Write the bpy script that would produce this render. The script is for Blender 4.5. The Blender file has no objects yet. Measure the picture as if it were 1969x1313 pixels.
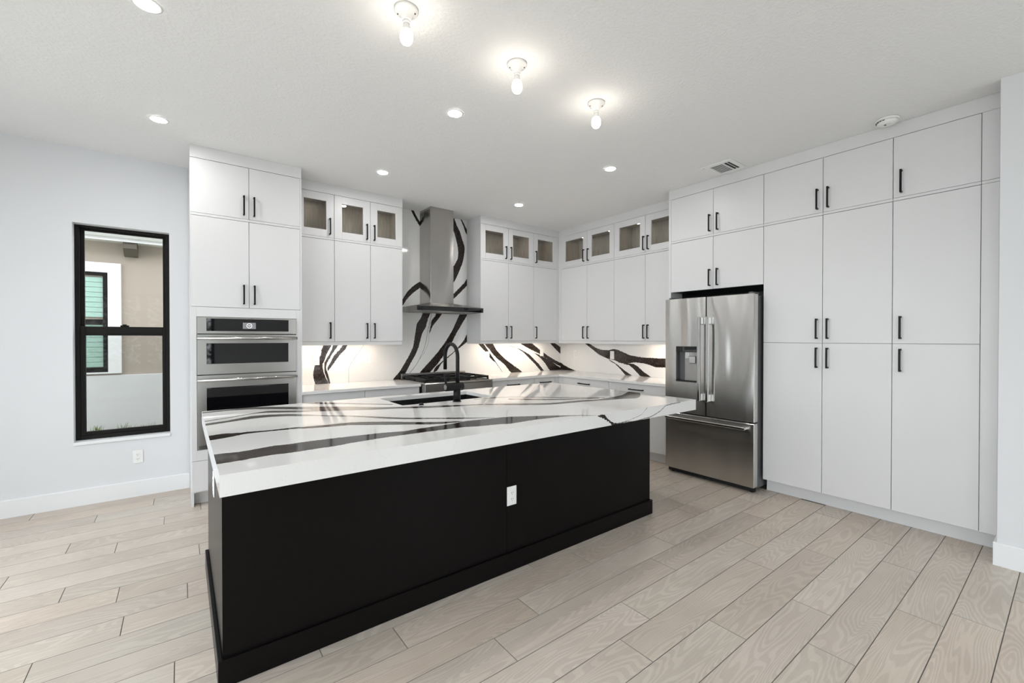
import bpy, bmesh, math, random
from mathutils import Vector, Matrix
from mathutils.geometry import delaunay_2d_cdt
random.seed(7)
scene = bpy.context.scene
COL = scene.collection
PI = math.pi

# ------------------------------------------------------------------ camera
cam_data = bpy.data.cameras.new('camera')
cam_data.sensor_width = 36.0
cam_data.lens = 15.257
cam_data.clip_start = 0.05
cam = bpy.data.objects.new('camera', cam_data)
cam.location = (-4.9215, -5.1549, 1.4286)
cam.rotation_euler = (math.radians(90 - 0.4389), 0, math.radians(-37.3044))
COL.objects.link(cam)
scene.camera = cam

# ------------------------------------------------------------------ world, exposure
SKY = 3.2
world = bpy.data.worlds.new('overcast_sky'); scene.world = world
world.use_nodes = True
wn = world.node_tree.nodes; wl = world.node_tree.links
bg = wn['Background']
bg.inputs['Color'].default_value = (0.90, 0.95, 1.0, 1)
bg.inputs['Strength'].default_value = SKY
vs = scene.view_settings
vs.view_transform = 'Standard'; vs.look = 'None'; vs.gamma = 1.0
vs.exposure = 0.61
vs.use_curve_mapping = False

# lamp strengths (emission of the real lamps built further down)
CAN_L = 170.0; BULB_L = 24.0; STRIP_L = 54.0; PUCK_L = 25.0

def portal(name, loc, rot, sx, sy):
    d = bpy.data.lights.new(name, 'AREA'); d.shape = 'RECTANGLE'; d.size = sx; d.size_y = sy
    d.cycles.is_portal = True
    o = bpy.data.objects.new(name, d); o.location = loc; o.rotation_euler = rot; COL.objects.link(o)
# daylight openings: sliding doors in the left wall and the rear wall, kitchen window, plus a rear opening added to brighten the right side
portal('daylight_left_door', (-7.12, -3.9, 1.36), (0, -PI/2, 0), 2.6, 6.2)
portal('daylight_rear_door', (-5.6, -7.62, 1.25), (PI/2, 0, 0), 2.5, 2.4)
portal('added_rear_daylight', (-1.85, -7.62, 1.25), (PI/2, 0, 0), 1.5, 2.4)
portal('daylight_kitchen_window', (-5.33, 0.14, 1.47), (-PI/2, 0, 0), .62, 1.86)

# ------------------------------------------------------------------ materials
def mat(name, base=(.8,.8,.8), rough=.5, metal=0.0, spec=.5, emit=None, estr=0, coat=0, coat_r=.05, aniso=0):
    m = bpy.data.materials.new(name); m.use_nodes = True
    b = m.node_tree.nodes['Principled BSDF']
    b.inputs['Base Color'].default_value = (*base, 1)
    b.inputs['Roughness'].default_value = rough
    b.inputs['Metallic'].default_value = metal
    b.inputs['Specular IOR Level'].default_value = spec
    b.inputs['Coat Weight'].default_value = coat
    b.inputs['Coat Roughness'].default_value = coat_r
    b.inputs['Anisotropic'].default_value = aniso
    if emit:
        b.inputs['Emission Color'].default_value = (*emit, 1)
        b.inputs['Emission Strength'].default_value = estr
    return m
def nodes(m): return m.node_tree.nodes, m.node_tree.links, m.node_tree.nodes['Principled BSDF']
def noise_of(n, l, scale, detail=2, vec=None, rough=.5, dist=0):
    t = n.new('ShaderNodeTexNoise'); t.inputs['Scale'].default_value = scale
    t.inputs['Detail'].default_value = detail; t.inputs['Roughness'].default_value = rough
    t.inputs['Distortion'].default_value = dist
    if vec is not None: l.new(vec, t.inputs['Vector'])
    return t
def coord(n, l, kind='Object', scale=(1,1,1)):
    tc = n.new('ShaderNodeTexCoord'); mp = n.new('ShaderNodeMapping')
    mp.inputs['Scale'].default_value = scale
    l.new(tc.outputs[kind], mp.inputs['Vector'])
    return mp.outputs['Vector']
def bump(n, l, b, height, strength, dist=.002):
    bp = n.new('ShaderNodeBump'); bp.inputs['Strength'].default_value = strength
    bp.inputs['Distance'].default_value = dist
    l.new(height, bp.inputs['Height']); l.new(bp.outputs['Normal'], b.inputs['Normal'])
    return bp
def ramp(n, l, fac, stops):
    r = n.new('ShaderNodeValToRGB'); e = r.color_ramp.elements
    while len(e) < len(stops): e.new(.5)
    for i, (p, c) in enumerate(stops): e[i].position = p; e[i].color = (*c, 1)
    l.new(fac, r.inputs['Fac']); return r.outputs['Color']

M = {}
M['wall'] = mat('wall_paint', (.735,.745,.765), .62, spec=.3)
n,l,b = nodes(M['wall']); t = noise_of(n,l,90,2,coord(n,l)); bump(n,l,b,t.outputs['Fac'],.12,.0015)
M['ceiling'] = mat('ceiling_knockdown', (.87,.87,.865), .8, spec=.2)
n,l,b = nodes(M['ceiling']); t = noise_of(n,l,55,4,coord(n,l),.6); r_=ramp(n,l,t.outputs['Fac'],[(.42,(0,0,0)),(.62,(1,1,1))]); bump(n,l,b,r_,.35,.004)
M['trim'] = mat('trim_paint', (.82,.83,.84), .4)
M['cab'] = mat('cabinet_paint', (.715,.715,.72), .33)
n,l,b = nodes(M['cab']); t = noise_of(n,l,400,2,coord(n,l)); bump(n,l,b,t.outputs['Fac'],.05,.0006)
M['cab_in'] = mat('cabinet_lining', (.46,.42,.37), .55)
n,l,b = nodes(M['cab_in']); t = noise_of(n,l,6,4,coord(n,l,scale=(8,8,1))); c=ramp(n,l,t.outputs['Fac'],[(.3,(.38,.345,.30)),(.7,(.50,.46,.41))]); l.new(c,b.inputs['Base Color'])
M['alcove_dark'] = mat('alcove_shade_black', (.03,.03,.034), .4)  # shade of the unlit fridge alcove, put into the colour
M['blackmetal'] = mat('black_metal', (.006,.006,.0065), .42, spec=.22)
M['blackframe'] = mat('bronze_black_frame', (.008,.0065,.006), .45, spec=.2)
M['darkgap'] = mat('shadow_black', (.006,.006,.006), .7)
M['panel'] = mat('island_black_laminate', (.008,.007,.007), .27, spec=.085)
n,l,b = nodes(M['panel']); t = noise_of(n,l,700,2,coord(n,l)); c=ramp(n,l,t.outputs['Fac'],[(.35,(.0028,.0024,.0024)),(.75,(.011,.0095,.009))]); l.new(c,b.inputs['Base Color']); bump(n,l,b,t.outputs['Fac'],.25,.0005)
# engineered stone
def stone(name):
    m = mat(name, (.80,.795,.785), .045, spec=.6)
    n,l,b = nodes(m); v = coord(n,l)
    t = noise_of(n,l,260,2,v,.6); sp = ramp(n,l,t.outputs['Fac'],[(.24,(.45,.44,.43)),(.30,(.80,.795,.785))])
    w = noise_of(n,l,1.7,5,v,.55,1.2)
    mt = n.new('ShaderNodeMath'); mt.operation='SUBTRACT'; l.new(w.outputs['Fac'],mt.inputs[0]); mt.inputs[1].default_value=.5
    ab = n.new('ShaderNodeMath'); ab.operation='ABSOLUTE'; l.new(mt.outputs[0],ab.inputs[0])
    vn = ramp(n,l,ab.outputs[0],[(0,(.975,.972,.97)),(.006,(1,1,1))])
    mx = n.new('ShaderNodeMix'); mx.data_type='RGBA'; mx.blend_type='MULTIPLY'; mx.inputs[0].default_value=1
    l.new(sp,mx.inputs[6]); l.new(vn,mx.inputs[7]); l.new(mx.outputs[2],b.inputs['Base Color'])
    return m
M['stone'] = stone('white_quartz')
M['vein'] = mat('charcoal_vein', (.02,.018,.017), .08, spec=.35)
n,l,b = nodes(M['vein']); t = noise_of(n,l,95,5,coord(n,l,scale=(1,1,.35)),.7); c=ramp(n,l,t.outputs['Fac'],[(.36,(.004,.0035,.0035)),(.52,(.026,.019,.0155)),(.68,(.095,.066,.052))]); l.new(c,b.inputs['Base Color'])
M['veinthin'] = mat('grey_vein', (.22,.21,.20), .08, spec=.55)
# stainless
def steel(name, base, rough, stretch, wav=.35, an=.75, rot=.25):
    m = mat(name, base, rough, 1.0, aniso=an)
    n,l,b = nodes(m)
    b.inputs['Anisotropic Rotation'].default_value = rot
    tg = n.new('ShaderNodeTangent'); tg.direction_type='UV_MAP'; l.new(tg.outputs[0],b.inputs['Tangent'])
    t = noise_of(n,l,3.0,6,coord(n,l,scale=stretch),.65)
    rr = n.new('ShaderNodeMapRange'); rr.inputs['To Min'].default_value=rough*.985; rr.inputs['To Max'].default_value=rough*1.02
    l.new(t.outputs['Fac'],rr.inputs['Value']); l.new(rr.outputs['Result'],b.inputs['Roughness'])
    w = noise_of(n,l,2.6,1,coord(n,l,scale=(1.3,1.3,.3)))
    bump(n,l,b,w.outputs['Fac'],wav,.02)
    return m
M['steel'] = steel('brushed_stainless', (.62,.61,.59), .21, (1.2,1.2,90), 1.3, .98)
M['steel_hood'] = steel('hood_stainless', (.47,.455,.435), .17, (1.2,1.2,90), .8, .97)
M['steel_h'] = steel('brushed_stainless_flat', (.46,.45,.435), .28, (1.5,90,90), .12)
M['steel_dk'] = steel('dark_stainless', (.36,.35,.335), .28, (60,60,1.2), .12)
M['chrome'] = mat('polished_steel', (.58,.58,.57), .16, 1.0)
M['casegrey'] = mat('fridge_case_grey', (.11,.11,.115), .45)
M['blackglass'] = mat('black_glass', (.004,.004,.005), .03, spec=.6)
M['display'] = mat('display_grey', (.16,.16,.17), .2, emit=(.6,.62,.65), estr=.12)
M['white_mark'] = mat('white_print', (.85,.85,.85), .4, emit=(1,1,1), estr=.4)
M['cast'] = mat('cast_iron', (.007,.007,.007), .5, spec=.25)
M['brass'] = mat('burner_brass', (.32,.22,.13), .35, 1.0)
M['plastic'] = mat('white_plastic', (.86,.86,.85), .3)
M['slot'] = mat('socket_slot', (.05,.05,.05), .6)
M['porcelain'] = mat('white_porcelain', (.85,.84,.82), .15)
M['sink'] = mat('black_composite', (.006,.006,.0065), .35)
M['can_lens'] = mat('led_lens', (.9,.9,.9), .4, emit=(1,.985,.965), estr=CAN_L)
M['bulb'] = mat('lit_bulb', (.9,.9,.9), .3, emit=(1,.90,.78), estr=BULB_L)
M['strip'] = mat('led_strip', (.9,.9,.9), .4, emit=(1,.84,.68), estr=STRIP_L)
M['puck'] = mat('cabinet_puck', (.9,.9,.9), .4, emit=(1,.88,.72), estr=PUCK_L)
def glass(name, tint=(1,1,1), ior=1.45, rough=.0, hi=1.0):
    m = bpy.data.materials.new(name); m.use_nodes=True
    n=m.node_tree.nodes; l=m.node_tree.links; n.remove(n['Principled BSDF'])
    tr=n.new('ShaderNodeBsdfTransparent'); tr.inputs['Color'].default_value=(*tint,1)
    gl=n.new('ShaderNodeBsdfGlossy'); gl.inputs['Roughness'].default_value=rough
    lw=n.new('ShaderNodeLayerWeight'); pw=n.new('ShaderNodeMath'); pw.operation='POWER'; pw.inputs[1].default_value=5.0; l.new(lw.outputs['Facing'],pw.inputs[0])
    f0=((ior-1)/(ior+1))**2; fr=n.new('ShaderNodeMath'); fr.operation='MULTIPLY_ADD'; fr.inputs[1].default_value=1-f0; fr.inputs[2].default_value=f0; l.new(pw.outputs[0],fr.inputs[0])
    mx=n.new('ShaderNodeMixShader'); l.new(fr.outputs[0],mx.inputs[0]); l.new(tr.outputs[0],mx.inputs[1]); l.new(gl.outputs[0],mx.inputs[2])
    l.new(mx.outputs[0],n['Material Output'].inputs['Surface']); return m
M['glass'] = glass('clear_glass', (.96,.97,.97))
M['winglass'] = glass('window_glass', (.97,.975,.97), 1.18)
M['screen'] = glass('insect_screen', (.86,.86,.86), 1.05, .4)
# oak plank
m = M['plank'] = mat('oak_plank', (.5,.44,.38), .36, spec=.45)
n,l,b = nodes(m)
tc = n.new('ShaderNodeTexCoord'); oi = n.new('ShaderNodeObjectInfo')
off = n.new('ShaderNodeVectorMath'); off.operation='ADD'
sc = n.new('ShaderNodeVectorMath'); sc.operation='SCALE'; sc.inputs['Scale'].default_value=37.0
cx = n.new('ShaderNodeCombineXYZ'); l.new(oi.outputs['Random'],cx.inputs[0]); l.new(oi.outputs['Random'],cx.inputs[1]); l.new(oi.outputs['Random'],cx.inputs[2])
l.new(cx.outputs[0],sc.inputs[0]); l.new(tc.outputs['Object'],off.inputs[0]); l.new(sc.outputs[0],off.inputs[1])
mp = n.new('ShaderNodeMapping'); mp.inputs['Scale'].default_value=(.75,5.2,1.0); l.new(off.outputs[0],mp.inputs['Vector'])
warp = noise_of(n,l,.95,2,mp.outputs['Vector'],.42,.35)
wv = n.new('ShaderNodeMath'); wv.operation='MULTIPLY'; wv.inputs[1].default_value=230.0; l.new(warp.outputs['Fac'],wv.inputs[0])
sn = n.new('ShaderNodeMath'); sn.operation='SINE'; l.new(wv.outputs[0],sn.inputs[0])
mp2 = n.new('ShaderNodeMapping'); mp2.inputs['Scale'].default_value=(3.0,60.0,1.0); l.new(off.outputs[0],mp2.inputs['Vector'])
fine = noise_of(n,l,2.2,5,mp2.outputs['Vector'],.65)
big = noise_of(n,l,2.0,2,off.outputs[0])
ring = ramp(n,l,sn.outputs[0],[(.0,(.89,.882,.875)),(.16,(.958,.955,.95)),(.40,(1,1,1))])
grain = ramp(n,l,fine.outputs['Fac'],[(.25,(.91,.905,.90)),(.6,(1.0,1.0,1.0))])
base = ramp(n,l,oi.outputs['Random'],[(0,(.66,.57,.485)),(.25,(.60,.54,.47)),(.5,(.67,.60,.53)),(.75,(.585,.52,.455)),(1,(.68,.575,.485))])
tone = ramp(n,l,big.outputs['Fac'],[(.3,(.90,.885,.87)),(.7,(1.05,1.05,1.05))])
def mul(a,c):
    x=n.new('ShaderNodeMix'); x.data_type='RGBA'; x.blend_type='MULTIPLY'; x.inputs[0].default_value=1; l.new(a,x.inputs[6]); l.new(c,x.inputs[7]); return x.outputs[2]
colr = mul(mul(mul(base,ring),grain),tone)
l.new(colr,b.inputs['Base Color']); bump(n,l,b,fine.outputs['Fac'],.12,.001)
M['subfloor'] = mat('grout_joint', (.20,.18,.16), .8)
M['bevel'] = mat('plank_bevel', (.36,.325,.29), .6)
M['farfloor'] = mat('oak_floor_far', (.60,.545,.485), .38)
M['stucco'] = mat('beige_stucco', (.43,.37,.315), .9, spec=.1)
n,l,b = nodes(M['stucco']); t=noise_of(n,l,120,3,coord(n,l),.6); bump(n,l,b,t.outputs['Fac'],.4,.004)
M['stucco_w'] = mat('white_stucco', (.66,.655,.655), .9, spec=.1)
n,l,b = nodes(M['stucco_w']); t=noise_of(n,l,120,3,coord(n,l),.6); bump(n,l,b,t.outputs['Fac'],.4,.004)
M['extwhite'] = mat('exterior_white', (.80,.80,.80), .5)
M['bracket'] = mat('dark_stained_wood', (.10,.085,.065), .6)
M['blind'] = mat('green_tinted_blind', (.42,.62,.54), .5)
M['soil'] = mat('ground_turf', (.16,.17,.09), .95)
M['grass'] = mat('grass_blade', (.20,.26,.09), .7)
M['bounce_patio'] = mat('daylight_bounce_ground', (.58,.57,.55), .8)  # unseen pale ground, added to bounce daylight up to the ceiling
M['leaf'] = mat('tree_leaf', (.035,.085,.022), .6)
M['bark'] = mat('tree_bark', (.12,.09,.06), .9)

# ------------------------------------------------------------------ mesh helpers
class MB:
    """collects shapes in run coordinates; build() links them as ONE mesh object"""
    def __init__(s): s.v=[]; s.f=[]; s.mi=[]; s.sm=[]
    def add(s, vs_, fs, mi=0, smooth=False):
        o=len(s.v); s.v+= [tuple(p) for p in vs_]
        for f in fs: s.f.append(tuple(i+o for i in f)); s.mi.append(mi); s.sm.append(smooth)
        return s
    def box(s,x0,x1,y0,y1,z0,z1,bev=0,mi=0):
        x0,x1=min(x0,x1),max(x0,x1); y0,y1=min(y0,y1),max(y0,y1); z0,z1=min(z0,z1),max(z0,z1)
        if bev<=0:
            return s.add([(x,y,z) for x in (x0,x1) for y in (y0,y1) for z in (z0,z1)],
              [(0,1,3,2),(4,6,7,5),(0,4,5,1),(2,3,7,6),(0,2,6,4),(1,5,7,3)],mi)
        bm=bmesh.new(); bmesh.ops.create_cube(bm,size=1)
        for v in bm.verts: v.co=Vector(((x0+x1)/2+v.co.x*(x1-x0),(y0+y1)/2+v.co.y*(y1-y0),(z0+z1)/2+v.co.z*(z1-z0)))
        bev=min(bev,(x1-x0)*.45,(y1-y0)*.45,(z1-z0)*.45)
        bmesh.ops.bevel(bm,geom=bm.edges[:],offset=bev,segments=1,affect='EDGES')
        return s.bm(bm,mi)
    def bm(s,bm,mi=0,smooth=False):
        bm.verts.index_update()
        vs_=[v.co[:] for v in bm.verts]; fs=[[v.index for v in f.verts] for f in bm.faces]; bm.free()
        return s.add(vs_,fs,mi,smooth)
    def lathe(s,prof,c=(0,0,0),axis='z',n=24,mi=0,smooth=True,caps=True):
        """prof: list of (radius, height along axis)"""
        vs_=[];fs=[]
        def P(r,h,a):
            x,y=r*math.cos(a),r*math.sin(a)
            if axis=='z': p=(x,y,h)
            elif axis=='y': p=(x,h,y)
            else: p=(h,x,y)
            return (p[0]+c[0],p[1]+c[1],p[2]+c[2])
        for r,h in prof:
            for k in range(n): vs_.append(P(r,h,2*PI*k/n))
        for i in range(len(prof)-1):
            for k in range(n):
                fs.append((i*n+k,i*n+(k+1)%n,(i+1)*n+(k+1)%n,(i+1)*n+k))
        s.add(vs_,fs,mi,smooth)
        if caps:
            o=len(s.v)-len(vs_)
            s.f.append(tuple(o+k for k in range(n))[::-1]); s.mi.append(mi); s.sm.append(False)
            s.f.append(tuple(o+(len(prof)-1)*n+k for k in range(n))); s.mi.append(mi); s.sm.append(False)
        return s
    def cyl(s,c,r,h,axis='z',n=20,mi=0): return s.lathe([(r,0),(r,h)],c,axis,n,mi)
    def tube(s,pts,r,n=10,mi=0,smooth=True):
        P=[Vector(p) for p in pts]; vs_=[];fs=[]
        up=None
        for i,p in enumerate(P):
            t=(P[min(i+1,len(P)-1)]-P[max(i-1,0)]).normalized()
            if up is None: up=Vector((0,0,1)) if abs(t.z)<.9 else Vector((1,0,0))
            a=t.cross(up).normalized(); up=a.cross(t).normalized()
            rr=r[i] if isinstance(r,(list,tuple)) else r
            for k in range(n):
                an=2*PI*k/n; vs_.append(p+a*(math.cos(an)*rr)+up*(math.sin(an)*rr))
        for i in range(len(P)-1):
            for k in range(n): fs.append((i*n+k,i*n+(k+1)%n,(i+1)*n+(k+1)%n,(i+1)*n+k))
        s.add(vs_,fs,mi,smooth); o=len(s.v)-len(vs_)
        s.f.append(tuple(o+k for k in range(n))); s.mi.append(mi); s.sm.append(False)
        s.f.append(tuple(o+(len(P)-1)*n+k for k in range(n))[::-1]); s.mi.append(mi); s.sm.append(False)
        return s
    def prism(s,poly,a0,a1,axis='x',mi=0):
        """poly in the other two axes (y,z)/(x,z)/(x,y)"""
        k=len(poly)
        def P(p,a): return {'x':(a,p[0],p[1]),'y':(p[0],a,p[1]),'z':(p[0],p[1],a)}[axis]
        vs_=[P(p,a0) for p in poly]+[P(p,a1) for p in poly]
        fs=[tuple(range(k))[::-1],tuple(range(k,2*k))]+[(i,(i+1)%k,k+(i+1)%k,k+i) for i in range(k)]
        return s.add(vs_,fs,mi)
    def mesh(s,name,mats,origin=(0,0,0)):
        me=bpy.data.meshes.new(name)
        me.from_pydata([(a-origin[0],b_-origin[1],c-origin[2]) for a,b_,c in s.v],[],s.f)
        for mm in (mats if isinstance(mats,(list,tuple)) else [mats]): me.materials.append(mm)
        for p,mi,sm in zip(me.polygons,s.mi,s.sm): p.material_index=mi; p.use_smooth=sm
        bm=bmesh.new(); bm.from_mesh(me); bmesh.ops.recalc_face_normals(bm,faces=bm.faces); bm.to_mesh(me); bm.free()
        uvl=me.uv_layers.new(name='UVMap').data
        for p in me.polygons:
            nx,ny,nz=abs(p.normal.x),abs(p.normal.y),abs(p.normal.z)
            for li in p.loop_indices:
                c=me.vertices[me.loops[li].vertex_index].co
                uvl[li].uv=(c.x,c.z) if ny>=nx and ny>=nz else (c.y,c.z) if nx>=nz else (c.x,c.y)
        me.update(); return me
    def build(s,name,mats,parent=None,**tags):
        org=(0,0,0)
        if parent is not None: org=parent['_o']
        me=s.mesh(name,mats,org)
        o=bpy.data.objects.new(name,me); COL.objects.link(o)
        if parent is not None: o.parent=parent
        o['_o']=tuple(org)
        for k,v in tags.items(): o[k]=v
        return o
def thing(name,label,cat,base=(0,0,0),run='B',group=None):
    """Empty at the thing's base. run 'B': faces -y (back wall). run 'R': same coordinates turned to face -x (right wall)"""
    o=bpy.data.objects.new(name,None); COL.objects.link(o); o.empty_display_size=.1
    if run=='R': o.location=(base[1],-base[0],base[2]); o.rotation_euler=(0,0,-PI/2)
    else: o.location=base
    o['_o']=tuple(base); o['label']=label; o['category']=cat
    if group: o['group']=group
    return o
def tag(o,label,cat,group=None):
    o['label']=label; o['category']=cat
    if group: o['group']=group
    return o
def struct(name,mb,mats,parent=None):
    o=mb.build(name,mats,parent)
    if parent is None: o['kind']='structure'
    return o
def inst(name,me,parent,loc,rot=(0,0,0)):
    """child sharing mesh data; loc in the parent's run coordinates"""
    o=bpy.data.objects.new(name,me); COL.objects.link(o)
    if parent is not None:
        o.parent=parent; po=parent['_o']; o.location=(loc[0]-po[0],loc[1]-po[1],loc[2]-po[2])
    else: o.location=loc
    o.rotation_euler=rot
    return o
def copy_tree(o,parent=None):
    c=o.copy(); COL.objects.link(c)
    if parent is not None: c.parent=parent
    for ch in list(o.children): copy_tree(ch,c)
    return c
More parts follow.
